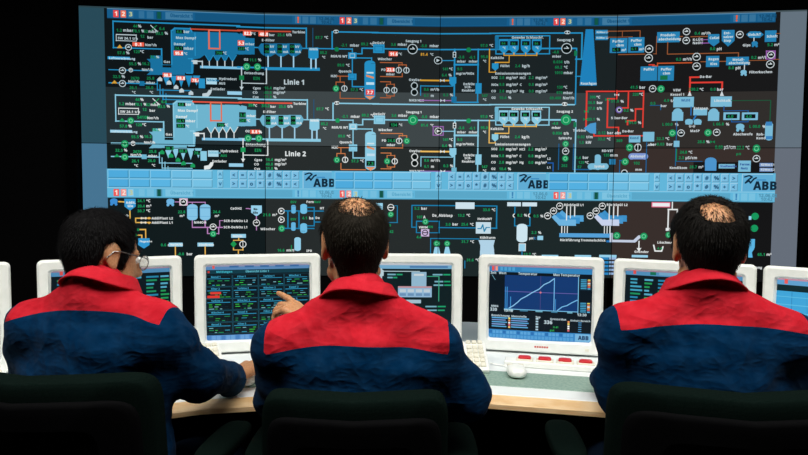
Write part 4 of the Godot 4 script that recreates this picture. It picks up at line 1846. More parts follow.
# flow diagram with a small window open over it
func picture_flow() -> Image:
	blank(rgb(10, 30, 34), Rect2(22, 78, 224, 240))
	R(22, 78, 246, 96, rgb(120, 176, 210))
	R(22, 78, 246, 84, rgb(196, 200, 208))
	R(150, 86, 236, 93, rgb(80, 130, 180))
	var W := rgb(190, 214, 222)
	var G := rgb(30, 160, 110)
	L([86, 98, 86, 180], W, 4)
	tank(86, 110, 11, 22, W)
	tank(78, 160, 20, 22, W)
	L([50, 104, 150, 104, 172, 104], W, 2)
	R(154, 106, 188, 152, rgb(150, 190, 214))
	R(160, 112, 182, 118, rgb(210, 220, 224))
	R(124, 152, 200, 188, rgb(150, 190, 220))
	R(124, 152, 200, 158, rgb(196, 150, 160))
	for q in 4:
		R(128 + q * 18, 162, 142 + q * 18, 172, rgb(196, 212, 222))
		R(128 + q * 18, 175, 142 + q * 18, 184, rgb(110, 150, 190))
	R(108, 196, 176, 208, rgb(170, 200, 216))
	L([86, 186, 86, 260, 176, 260], rgb(60, 150, 190), 3)
	for q in [[202, 112, 40], [206, 134, 36], [204, 146, 40], [100, 112, 34], [100, 122, 22], [36, 106, 26], [36, 116, 34], [60, 140, 18], [186, 216, 46], [190, 228, 40], [96, 222, 40], [30, 190, 40], [30, 204, 36], [30, 232, 30]]:
		R(q[0], q[1], q[0] + q[2] * 0.55, q[1] + 5, rgb(120, 180, 196))
		R(q[0] + q[2] * 0.6, q[1], q[0] + q[2], q[1] + 5, G)
	L([190, 120, 216, 120, 216, 200], rgb(60, 170, 130), 2)
	R(22, 300, 246, 318, rgb(86, 150, 206))
	return img


# trend curves over time with tables below
func picture_trend() -> Image:
	blank(rgb(6, 20, 30), Rect2(200, 105, 407, 307))
	var W := rgb(196, 214, 222)
	var BL := rgb(64, 150, 214)
	R(200, 105, 607, 134, rgb(50, 130, 186))
	R(200, 105, 607, 112, rgb(164, 130, 150))
	R(212, 112, 222, 130, rgb(232, 80, 74))
	R(226, 112, 236, 130, rgb(240, 150, 130))
	for q in 4:
		R(246 + q * 16, 114, 256 + q * 16, 129, rgb(80, 160, 206))
	R(330, 114, 470, 128, rgb(60, 140, 196))
	X(206, 139, "Zeit", 13, W)
	X(240, 139, "Wert", 13, W)
	X(318, 139, "Temperatur", 13, W)
	X(454, 139, "Max Temperatur", 13, W)
	R(264, 146, 553, 286, rgb(16, 56, 112))
	L([213, 148, 226, 168], rgb(120, 180, 200), 1.5)
	L([266, 213, 553, 213], rgb(110, 96, 170), 2)
	L([407, 146, 407, 286], rgb(90, 70, 130), 1.6)
	L([264, 286, 553, 286], rgb(120, 190, 230), 3)
	L([553, 146, 553, 292], rgb(120, 190, 230), 3)
	L([268, 286, 268, 196], BL, 3)
	L([275, 286, 275, 196], BL, 3)
	L([289, 282, 289, 236], BL, 3)
	L([460, 154, 460, 284], rgb(120, 190, 240), 3)
	L([466, 282, 466, 238], BL, 2.5)
	L([283, 282, 300, 272, 318, 256, 330, 243, 352, 230, 372, 216, 400, 200, 420, 180, 440, 170, 460, 154], rgb(140, 200, 240), 3)
	L([474, 283, 492, 268, 510, 262, 528, 250, 550, 238], rgb(120, 190, 236), 3)
	disc(407, 213, 4, rgb(220, 120, 130))
	for q in 5:
		R(264 + q * 62, 287, 300 + q * 58, 293, rgb(60, 120, 150) if q % 2 else rgb(110, 170, 190))
	for q in [152, 246]:
		R(558, q, 604, q + 46, rgb(16, 44, 60))
		for e in 6:
			R(562, q + 2 + e * 7, 584, q + 6 + e * 7, rgb(70, 160, 200))
			R(588, q + 2 + e * 7, 598, q + 7 + e * 7, [rgb(236, 210, 90), rgb(238, 120, 70), rgb(230, 230, 230), rgb(236, 160, 80), rgb(220, 90, 90), rgb(90, 180, 220)][e])
	X(210, 276, "MMG", 12, W)
	X(206, 291, "330", 17, W)
	X(262, 293, "13:18", 14, W)
	X(550, 298, "13:30", 14, W)
	X(212, 315, "Bezeichnung", 12, W)
	X(292, 315, "Messstelle", 12, W)
	for e in 5:
		for q in [[214, 64], [292, 72]]:
			R(q[0], 322 + e * 9, q[0] + q[1] - (e * 7) % 12, 327 + e * 9, rgb(120, 150, 206) if e % 2 else rgb(90, 170, 220))
		R(281, 322 + e * 9, 289, 329 + e * 9, [rgb(240, 220, 110), rgb(240, 150, 90), rgb(240, 240, 240), rgb(230, 110, 120), rgb(240, 200, 120)][e])
		R(514, 325 + e * 9, 522, 332 + e * 9, [rgb(240, 150, 90), rgb(240, 220, 110), rgb(240, 240, 240), rgb(240, 240, 240), rgb(230, 110, 120)][e])
		R(390, 318 + e * 11, 400, 325 + e * 11, rgb(170, 200, 214))
		R(555, 328 + e * 9, 568, 332 + e * 9, rgb(70, 140, 190))
	X(388, 314, "Typ", 12, W)
	X(446, 319, "Grenze", 11, W)
	X(486, 319, "Max", 11, W)
	X(524, 322, "Einheit Bereich", 10, W)
	X(422, 334, "336", 20, W)
	X(458, 353, "0.41", 11, rgb(40, 170, 80))
	X(446, 366, "gut", 11, rgb(40, 170, 80))
	R(200, 373, 607, 412, rgb(54, 134, 198))
	for q in 24:
		R(204 + q * 14, 378, 215 + q * 14, 390, rgb(92, 164, 216) if q % 4 else rgb(40, 110, 176))
		R(204 + q * 14, 394, 215 + q * 14, 407, rgb(84, 158, 212))
	R(544, 376, 604, 408, rgb(120, 180, 220))
	X(556, 393, "ABB", 21, rgb(20, 50, 90))
	return img


# blue chart with a jagged dark lower edge
func picture_chart() -> Image:
	blank(rgb(12, 40, 46), Rect2(0, 0, 400, 303))
	R(0, 0, 400, 24, rgb(96, 160, 206))
	R(0, 0, 400, 8, rgb(190, 140, 160))
	R(24, 5, 34, 20, rgb(236, 90, 84))
	R(0, 46, 400, 172, rgb(64, 164, 216))
	X(150, 36, "Trend Abgas", 15, rgb(150, 200, 210))
	for q in 9:
		L([q * 48, 46, q * 48, 172], rgb(50, 136, 190), 2)
	for q in 4:
		L([0, 66 + q * 28, 400, 66 + q * 28], rgb(96, 190, 226), 3)
	var p := [0, 303]
	for q in 17:
		p.append_array([q * 25, 172 if q % 2 == 0 else 140])
	p.append_array([400, 303])
	Pg(p, rgb(10, 34, 40))
	for q in 12:
		R(18 + (q % 4) * 96, 196 + int(q / 4.0) * 26, 70 + (q % 4) * 96, 206 + int(q / 4.0) * 26, rgb(40, 140, 120))
	R(0, 280, 400, 303, rgb(76, 140, 200))
	return img


func monitors() -> void:
	monitor(-37.1, picture_list(5, false), "cream monitor at the end of the row, beside the dark side wall", 0.8)
	monitor(-24.6, picture_list(7, false), "cream monitor half hidden behind the operator wearing glasses", 0.8)
	monitor(-12.85, picture_alarm_grid(4, 5, true, 9), "cream monitor showing a grid of boxes with red alarms, pointed at by an operator", 0.9)
	monitor(-0.1, picture_flow(), "cream monitor showing a flow diagram with a small open window, behind the pointing operator", 0.9)
	monitor(12.1, picture_trend(), "cream monitor showing blue trend curves, above the four red buttons", 1.0)
	monitor(23.65, picture_list(13, true), "cream monitor showing a text list, behind the operator with a bald patch", 0.85)
	monitor(34.85, picture_chart(), "cream monitor showing a bright blue chart with jagged lower edge", 1.0)


func keyboard(deg: float, r: float, label: String, turn := 0.0) -> void:
	var o := thing("keyboard", label, "keyboard", arc(r, deg, DESK_H + 0.0016), -deg_to_rad(deg + turn), "keyboards on the control desk")
	var b := MB.new()
	# wedge: low towards the operator, high at the back
	var prof := [Vector2(0.088, 0.0), Vector2(0.09, 0.012), Vector2(0.086, 0.017), Vector2(-0.08, 0.066), Vector2(-0.088, 0.064), Vector2(-0.09, 0.0)]
	var rings := []
	for x in [-0.228, -0.225, 0.225, 0.228]:
		var rg := PackedVector3Array()
		var q := 0.97 if absf(x) > 0.226 else 1.0
		for p in prof:
			rg.append(Vector3(x, p.y * q, p.x * q))
		rings.append(rg)
	b.loft([rings[1], rings[2]], false, false)
	b.loft([rings[0], rings[1]], true, false)
	b.loft([rings[2], rings[3]], false, true)
	put("body", b.mesh(), M.case, o)
	var k := MB.new()
	for row in 6:
		for col in 22:
			if col in [15, 18] or (row == 4 and col in [15, 16, 17]):
				continue
			var z := -0.068 + row * 0.0265 + (0.004 if row > 0 else -0.003)
			var y := 0.066 - (z + 0.08) * 0.295 + 0.003
			k.box(Vector3(-0.21 + col * 0.02, y, z), Vector3(0.0165, 0.009, 0.017 if row == 0 else 0.0205), 0.002, Basis(Vector3.RIGHT, 0.286))
	tag(put("keys", k.mesh(), M.keycap, o), "", "", "", "stuff")


func mouse(where: Vector3, turn: float, label: String) -> void:
	var o := thing("computer_mouse", label, "mouse", where, turn, "mice on the control desk")
	var b := MB.new()
	b.pillow(Vector3(0, 0.0165, 0), Vector3(0.031, 0.0165, 0.053), 0.7, 0.75, func(q: Vector3) -> Vector3: return Vector3(q.x, q.y * (1.0 + q.z * 3.0) if q.y > 0 else q.y, q.z))
	put("body", b.mesh(), M.case, o)
	for s in [-1.0, 1.0]:
		var bt := MB.new()
		bt.pillow(Vector3(s * 0.0145, 0.024, -0.032), Vector3(0.0125, 0.006, 0.018), 0.6, 0.6, null, Basis(Vector3.RIGHT, -0.2), 14, 8)
		put("button", bt.mesh(), M.keycap, o)
	var c := MB.new()
	var path := []
	for t in 9:
		var f := t / 8.0
		path.append(Vector3(-0.075 * f * f, 0.012 - 0.008 * minf(f * 3.0, 1.0), -0.05 - 0.075 * f))
	c.tube(path, [0.0025], 8)
	put("cord", c.mesh(), M.case, o)


func desk_things() -> void:
	keyboard(1.5, 2.15, "cream keyboard between the pointing operator and the flow diagram monitor")
	keyboard(-22.0, 2.17, "cream keyboard by the hand of the operator wearing glasses")
	keyboard(-38.2, 2.15, "cream keyboard under the monitor beside the dark side wall")
	keyboard(25.0, 2.12, "cream keyboard in front of the operator with a bald patch")
	mouse(arc(2.075, 10.2, DESK_H + 0.0016), deg_to_rad(-4), "cream mouse lying on the grey strip before the trend monitor")
	mouse(at(246, 372, 1.94) * Vector3(1, 0, 1) + Vector3(0.0, DESK_H + 0.0016, 0.0), deg_to_rad(8), "cream mouse under the hand of the operator wearing glasses")
	var o := thing("button_panel", "white panel with four red push buttons under the trend monitor", "button panel", arc(2.2, 13.5, DESK_H), -deg_to_rad(13.5))
	var b := MB.new()
	b.box(Vector3(0, 0.011, 0), Vector3(0.335, 0.022, 0.06), 0.005)
	put("housing", b.mesh(), M.case, o)
	for q in 4:
		var fr := MB.new()
		fr.box(Vector3(-0.1 + q * 0.0672, 0.0235, 0.003), Vector3(0.058, 0.008, 0.04), 0.003)
		put("button_frame", fr.mesh(), M.keycap, o)
		var bt := MB.new()
		bt.pillow(Vector3(-0.1 + q * 0.0672, 0.0285, 0.003), Vector3(0.022, 0.008, 0.014), 0.5, 0.5, null, Basis.IDENTITY, 16, 8)
		put("button", bt.mesh(), M.red_button, o)


# ---------------------------------------------------------------- chairs

func office_chair(p: Vector3, turn: float, w: float, top: float, label: String) -> void:
	var o := thing("office_chair", label, "chair", p, turn, "office chairs of the operators")
	var bend := func(q: Vector3) -> Vector3: return q + Vector3(0, 0, -1.2 * q.x * q.x)
	var lean := Basis(Vector3.RIGHT, 0.1)
	var ax := w * 0.5 + 0.045
	var h := (top - 0.54) * 0.5
	var bk := MB.new()
	bk.pillow(Vector3(0, top - h, 0.2), Vector3(w * 0.5, h, 0.032), 0.3, 0.22, bend, lean, 44, 14)
	put("backrest", bk.mesh(), M.chair, o)
	var sh := MB.new()
	sh.pillow(Vector3(0, top - h - 0.02, 0.232), Vector3(w * 0.46, h * 0.9, 0.012), 0.3, 0.25, bend, lean, 44, 10)
	put("back_shell", sh.mesh(), M.black_plastic, o)
	var sp := MB.new()
	sp.tube([Vector3(0, top - h - 0.1, 0.25), Vector3(0, 0.5, 0.235), Vector3(0, 0.43, 0.19), Vector3(0, 0.41, 0.05)], [0.025], 10)
	put("back_support", sp.mesh(), M.black_plastic, o)
	var st := MB.new()
	st.pillow(Vector3(0, 0.445, -0.03), Vector3(0.24, 0.04, 0.23), 0.4, 0.4, func(q: Vector3) -> Vector3: return q - Vector3(0, maxf(0.0, -q.z - 0.12) * 0.2, 0), Basis.IDENTITY, 36, 14)
	put("seat", st.mesh(), M.chair, o)
	for s in [-1.0, 1.0]:
		var am := MB.new()
		am.tube([Vector3(s * 0.2, 0.41, 0.0), Vector3(s * (ax - 0.01), 0.42, 0.0), Vector3(s * ax, 0.52, -0.03), Vector3(s * ax, 0.69, -0.07)], [0.017], 10)
		var arm := put("armrest", am.mesh(), M.black_plastic, o)
		var pd := MB.new()
		pd.pillow(Vector3(s * ax, 0.7, -0.09), Vector3(0.042, 0.02, 0.125), 0.6, 0.7)
		put("arm_pad", pd.mesh(), M.chair, arm)
	var cl := MB.new()
	cl.lathe([Vector2(0.028, 0.08), Vector2(0.028, 0.24), Vector2(0.02, 0.245), Vector2(0.02, 0.4), Vector2(0.07, 0.405), Vector2(0.07, 0.415)])
	put("gas_column", cl.mesh(), M.black_plastic, o)
	for k in 5:
		var a := TAU * k / 5.0 + 0.3
		var d := Vector3(sin(a), 0, cos(a))
		var lg := MB.new()
		lg.tube([d * 0.02 + Vector3(0, 0.1, 0), d * 0.16 + Vector3(0, 0.09, 0), d * 0.265 + Vector3(0, 0.07, 0)], [0.026, 0.022, 0.016], 8)
		put("leg", lg.mesh(), M.black_plastic, o)
		var cs := MB.new()
		var sd := Vector3(cos(a), 0, -sin(a))
		cs.tube([d * 0.265 + Vector3(0, 0.028, 0) - sd * 0.022, d * 0.265 + Vector3(0, 0.028, 0) + sd * 0.022], [0.028], 14)
		put("caster", cs.mesh(), M.black_plastic, o)


func chairs() -> void:
	office_chair(Vector3(-0.738, 0, -1.47), -0.1, 0.50, 0.94, "black office chair of the operator wearing glasses")
	office_chair(Vector3(-0.095, 0, -1.44), 0.0, 0.375, 0.92, "black office chair of the pointing operator, narrow backrest")
	office_chair(Vector3(0.69, 0, -1.44), -0.08, 0.50, 0.925, "black office chair of the operator with a bald patch")


# ---------------------------------------------------------------- people: fields of tapered capsules and ellipsoids, meshed as surface nets

class Field:
	var a := PackedVector3Array()
	var ba := PackedVector3Array()
	var inv := PackedFloat32Array()
	var r0 := PackedFloat32Array()
	var dr := PackedFloat32Array()
	var ec := PackedVector3Array()
	var er := PackedVector3Array()
	var hc := PackedVector3Array()
	var hr := PackedVector3Array()
	var k := 0.03
	var fold: FastNoiseLite
	var amp := 0.0
	var fold_scale := Vector3.ONE

	func cap(p: Vector3, q: Vector3, rp: float, rq: float) -> void:
		a.append(p)
		ba.append(q - p)
		inv.append(1.0 / maxf((q - p).length_squared(), 1e-8))
		r0.append(rp)
		dr.append(rq - rp)

	func chain(p: Array, r: Array) -> void:
		for i in p.size() - 1:
			cap(p[i], p[i + 1], r[i], r[i + 1])

	func ell(c: Vector3, r: Vector3) -> void:
		ec.append(c)
		er.append(r)

	func hollow(c: Vector3, r: Vector3) -> void:
		hc.append(c)
		hr.append(r)

	func at(p: Vector3) -> float:
		var d := 1e3
		for i in a.size():
			var pa := p - a[i]
			var t := clampf(pa.dot(ba[i]) * inv[i], 0.0, 1.0)
			var e := (pa - ba[i] * t).length() - r0[i] - dr[i] * t
			var h := k - absf(d - e)
			d = minf(d, e)
			if h > 0.0:
				d -= h * h * 0.25 / k
		for i in ec.size():
			var q := p - ec[i]
			var r := er[i]
			var k0 := (q / r).length()
			var k1 := (q / (r * r)).length()
			var e := k0 * (k0 - 1.0) / maxf(k1, 1e-6) if k0 > 0.05 else -minf(r.x, minf(r.y, r.z))
			var h := k - absf(d - e)
			d = minf(d, e)
			if h > 0.0:
				d -= h * h * 0.25 / k
		for i in hc.size():
			var q := p - hc[i]
			var r := hr[i]
			var k0 := (q / r).length()
			var k1 := (q / (r * r)).length()
			var e := -k0 * (k0 - 1.0) / maxf(k1, 1e-6) if k0 > 0.05 else minf(r.x, minf(r.y, r.z))
			var kk := 0.006
			var h := kk - absf(d - e)
			d = maxf(d, e)
			if h > 0.0:
				d += h * h * 0.25 / kk
		if amp > 0.0 and absf(d) < 0.05:
			d += amp * fold.get_noise_3dv(p * fold_scale)
		return d


class Hair extends Field:
	var head: Field
	var outline: PackedVector2Array
	var thick := 0.012
	var top_thick := 0.012
	var bald := Vector3(0, 1, 0)
	var bald_r := Vector3.ONE * 0.001

	func at(p: Vector3) -> float:
		var d := head.at(p)
		if absf(d) > 0.05:
			return d
		var q := Vector2(p.z, p.y)
		var m := 1e3
		var inside := false
		var n := outline.size()
		for i in n:
			var s := outline[i]
			var e := outline[(i + 1) % n]
			m = minf(m, q.distance_squared_to(Geometry2D.get_closest_point_to_segment(q, s, e)))
			if (s.y > q.y) != (e.y > q.y) and q.x < (e.x - s.x) * (q.y - s.y) / (e.y - s.y) + s.x:
				inside = not inside
		m = sqrt(m) * (1.0 if inside else -1.0)
		var t := lerpf(thick, top_thick, smoothstep(0.03, 0.1, p.y))
		t = clampf(m * 0.7, -0.012, t)
		var b := ((p - bald) / bald_r).length() + fold.get_noise_3dv(p * 1.2) * 0.35
		if b < 1.3:
			t = lerpf(-0.006, t, smoothstep(0.75, 1.3, b))
		t += fold.get_noise_3dv(p * fold_scale) * amp
		return d - t


func nets(f: Field, lo: Vector3, hi: Vector3, cell: float) -> MB:
	var B := 4
	var nb := Vector3i(((hi - lo) / (cell * B)).ceil())
	var nx := nb.x * B + 1
	var ny := nb.y * B + 1
	var nz := nb.z * B + 1
	var val_ := PackedFloat32Array()
	val_.resize(nx * ny * nz)
	val_.fill(1e9)
	var id := PackedInt32Array()
	id.resize(nx * ny * nz)
	id.fill(-1)
	var half := cell * B * 0.5
	var reach := half * 1.7320508 * 1.2 + f.amp + cell
	var blocks := []
	for bz in nb.z:
		for by in nb.y:
			for bx in nb.x:
				var c := lo + Vector3(bx, by, bz) * cell * B + Vector3.ONE * half
				if absf(f.at(c)) < reach:
					blocks.append(Vector3i(bx, by, bz) * B)
	for o in blocks:
		for z in range(o.z, o.z + B + 1):
			for y in range(o.y, o.y + B + 1):
				var row: int = (z * ny + y) * nx
				for x in range(o.x, o.x + B + 1):
					if val_[row + x] > 1e8:
						val_[row + x] = f.at(lo + Vector3(x, y, z) * cell)
	var out := MB.new()
	var sx := 1
	var sy := nx
	var sz := nx * ny
	var corner := PackedInt32Array([0, sx, sy, sx + sy, sz, sx + sz, sy + sz, sx + sy + sz])
	var edges := [[0, 1], [2, 3], [4, 5], [6, 7], [0, 2], [1, 3], [4, 6], [5, 7], [0, 4], [1, 5], [2, 6], [3, 7]]
	for o in blocks:
		for z in range(o.z, o.z + B):
			for y in range(o.y, o.y + B):
				for x in range(o.x, o.x + B):
					var c0: int = (z * ny + y) * nx + x
					var neg := 0
					for c in 8:
						if val_[c0 + corner[c]] < 0.0:
							neg += 1
					if neg == 0 or neg == 8:
						continue
					var p := Vector3.ZERO
					var cnt := 0
					for e in edges:
						var va := val_[c0 + corner[e[0]]]
						var vb := val_[c0 + corner[e[1]]]
						if (va < 0.0) != (vb < 0.0):
							var t := va / (va - vb)
							var pa := Vector3(e[0] & 1, (e[0] >> 1) & 1, e[0] >> 2)
							var pb := Vector3(e[1] & 1, (e[1] >> 1) & 1, e[1] >> 2)
							p += pa.lerp(pb, t)
							cnt += 1
					id[c0] = out.v.size()
					out.v.append(lo + (Vector3(x, y, z) + p / cnt) * cell)
					out.n.append(Vector3.ZERO)
					out.uv.append(Vector2.ZERO)
	for o in blocks:
		for z in range(o.z, o.z + B):
			for y in range(o.y, o.y + B):
				for x in range(o.x, o.x + B):
					var c0: int = (z * ny + y) * nx + x
					if id[c0] < 0:
						continue
					var v0 := val_[c0] < 0.0
					for ax in 3:
						var s: int = [sx, sy, sz][ax]
						if c0 + s >= val_.size() or val_[c0 + s] > 1e8 or (val_[c0 + s] < 0.0) == v0:
							continue
						var s1: int = [sy, sz, sx][ax]
						var s2: int = [sz, sx, sy][ax]
						if c0 - s1 - s2 < 0:
							continue
						var q := [id[c0], id[c0 - s1], id[c0 - s1 - s2], id[c0 - s2]]
						if q.min() < 0:
							continue
						if v0:
							out.i.append_array(PackedInt32Array([q[0], q[2], q[1], q[0], q[3], q[2]]))
						else:
							out.i.append_array(PackedInt32Array([q[0], q[1], q[2], q[0], q[2], q[3]]))
	# two gentle rounds of relaxation take the steps out
	for pass_ in 2:
		var acc := PackedVector3Array()
		acc.resize(out.v.size())
		var w := PackedInt32Array()
		w.resize(out.v.size())
		for t in range(0, out.i.size(), 3):
			for e in 3:
				var ia := out.i[t + e]
				var ib := out.i[t + (e + 1) % 3]
				acc[ia] += out.v[ib]
				w[ia] += 1
		for q in out.v.size():
			if w[q]:
				out.v[q] = out.v[q].lerp(acc[q] / w[q], 0.4)
	out.smooth()
	return out


# cut a mesh along the zero line of a function: [where it is positive, the rest]
func cut(m: MB, g: Callable) -> Array:
	var val_ := PackedFloat32Array()
	for p in m.v:
		val_.append(g.call(p))
	var out := [MB.new(), MB.new()]
	var maps := [{}, {}]
	var take := func(side: int, ia: int, ib: int) -> int:
		var key: int = ia * 1000003 + ib if ia <= ib else ib * 1000003 + ia
		var mp: Dictionary = maps[side]
		if mp.has(key):
			return mp[key]
		var o: MB = out[side]
		var t := 0.0 if ia == ib else val_[ia] / (val_[ia] - val_[ib])
		o.v.append(m.v[ia].lerp(m.v[ib], t))
		o.n.append(m.n[ia].lerp(m.n[ib], t).normalized())
		o.uv.append(Vector2.ZERO)
		mp[key] = o.v.size() - 1
		return o.v.size() - 1
	for t in range(0, m.i.size(), 3):
		var tri := [m.i[t], m.i[t + 1], m.i[t + 2]]
		for side in 2:
			var poly := []
			for e in 3:
				var ia: int = tri[e]
				var ib: int = tri[(e + 1) % 3]
				var ina := (val_[ia] >= 0.0) == (side == 0)
				var inb := (val_[ib] >= 0.0) == (side == 0)
				if ina:
					poly.append(take.call(side, ia, ia))
				if ina != inb:
					poly.append(take.call(side, ia, ib))
			for e in range(1, poly.size() - 1):
				out[side].i.append_array(PackedInt32Array([poly[0], poly[e], poly[e + 1]]))
	return out


# head: the face looks along -z, the origin is midway between the ears
func head_field() -> Field:
	var f := Field.new()
	f.k = 0.022
	f.ell(Vector3(0, 0.03, 0.012), Vector3(0.076, 0.088, 0.097))
	f.ell(Vector3(0, -0.03, -0.03), Vector3(0.061, 0.088, 0.066))
	f.cap(Vector3(0.047, -0.062, -0.005), Vector3(0.008, -0.1, -0.066), 0.02, 0.018)
	f.cap(Vector3(-0.047, -0.062, -0.005), Vector3(-0.008, -0.1, -0.066), 0.02, 0.018)
	f.cap(Vector3(0, -0.03, 0.03), Vector3(0, -0.085, 0.018), 0.051, 0.048)
	f.k = 0.012
	f.cap(Vector3(0, 0.012, -0.094), Vector3(0, -0.03, -0.114), 0.0075, 0.0115)
	f.cap(Vector3(0.01, -0.035, -0.1), Vector3(-0.01, -0.035, -0.1), 0.0085, 0.0085)
	f.cap(Vector3(0.02, -0.061, -0.088), Vector3(-0.02, -0.061, -0.088), 0.006, 0.006)
	f.cap(Vector3(0.016, -0.072, -0.086), Vector3(-0.016, -0.072, -0.086), 0.0065, 0.0065)
	for s in [-1.0, 1.0]:
		f.cap(Vector3(s * 0.012, 0.024, -0.09), Vector3(s * 0.046, 0.024, -0.074), 0.007, 0.006)
		f.ell(Vector3(s * 0.076, 0.002, 0.018), Vector3(0.007, 0.03, 0.017))
		f.ell(Vector3(s * 0.073, -0.022, 0.009), Vector3(0.006, 0.011, 0.008))
		f.hollow(Vector3(s * 0.032, 0.006, -0.096), Vector3(0.016, 0.011, 0.013))
		f.hollow(Vector3(s * 0.0855, 0.004, 0.014), Vector3(0.005, 0.018, 0.009))
	return f


# right hand: wrist at the origin, fingers along -z, palm down; each finger bends by its own angles
func hand_mesh(bends: Array, thumb_out: float) -> MB:
	var f := Field.new()
	f.k = 0.012
	f.cap(Vector3(0, 0, 0.05), Vector3(0, 0, -0.005), 0.026, 0.024)
	var base := [Vector3(-0.03, 0.002, -0.086), Vector3(-0.01, 0.004, -0.09), Vector3(0.01, 0.003, -0.086), Vector3(0.028, 0.0, -0.078)]
	for b in base:
		f.cap(Vector3(b.x * 0.45, 0, -0.015), b, 0.016, 0.0125)
	f.k = 0.004
	var lens := [[0.04, 0.025, 0.02], [0.044, 0.029, 0.021], [0.041, 0.027, 0.02], [0.033, 0.02, 0.018]]
	for q in 4:
		var p: Vector3 = base[q]
		var ang := 0.0
		var spread := (q - 1.5) * 0.07
		for j in 3:
			ang += deg_to_rad(bends[q][j])
			var d := Vector3(sin(spread) * cos(ang), -sin(ang), -cos(spread) * cos(ang))
			var n: Vector3 = p + d * lens[q][j]
			f.cap(p, n, 0.0098 - j * 0.0008, 0.009 - j * 0.0008)
			p = n
	f.chain([Vector3(-0.016, -0.006, -0.02), Vector3(-0.038 - 0.01 * thumb_out, -0.012, -0.045), Vector3(-0.046 - 0.024 * thumb_out, -0.018, -0.074), Vector3(-0.046 - 0.032 * thumb_out, -0.022, -0.098)], [0.016, 0.0125, 0.0108, 0.009])
	return nets(f, Vector3(-0.11, -0.12, -0.2), Vector3(0.07, 0.05, 0.09), 0.004)


func strands(hair: MB, scalp: MB, f: Hair, count: int, bare_count: int, len_: float, seed_: int, width := 0.0007) -> void:
	var rng := RandomNumberGenerator.new()
	rng.seed = seed_
	var crown := Vector3(0, 0.105, 0.05)
	var roots := []
	var hv := hair.v.size()
	for q in count:
		var k := rng.randi() % hv
		roots.append([hair.v[k], hair.n[k], len_])
	var tries := 0
	var made := 0
	while made < bare_count and tries < 200000:
		tries += 1
		var k := rng.randi() % scalp.v.size()
		var p: Vector3 = scalp.v[k]
		var b := ((p - f.bald) / f.bald_r).length()
		if b < 1.35 and rng.randf() < 0.3 + 0.7 * smoothstep(0.3, 1.2, b):
			roots.append([p, scalp.n[k], len_ * 0.9])
			made += 1
	for r in roots:
		var p: Vector3 = r[0]
		var n: Vector3 = r[1]
		var d: Vector3 = (p - crown) + Vector3(rng.randf_range(-1, 1), rng.randf_range(-1, 1), rng.randf_range(-1, 1)) * 0.02 + Vector3(0, -0.03, 0)
		d = (d - n * n.dot(d)).normalized()
		var s := d.cross(n) * width
		var l: float = r[2] * rng.randf_range(0.6, 1.2)
		var a := p - n * 0.001
		var b := p + d * l * 0.5 + n * l * rng.randf_range(0.08, 0.2)
		var c := p + d * l + n * l * rng.randf_range(0.02, 0.2)
		hair.quad(a - s, a + s, b + s * 0.8, b - s * 0.8)
		hair.tri(b - s * 0.8, b + s * 0.8, c)


func look(from: Vector3, to: Vector3, up := Vector3.UP) -> Basis:
	var z := (from - to).normalized()
	var x := up.cross(z).normalized()
	return Basis(x, z.cross(x), z)


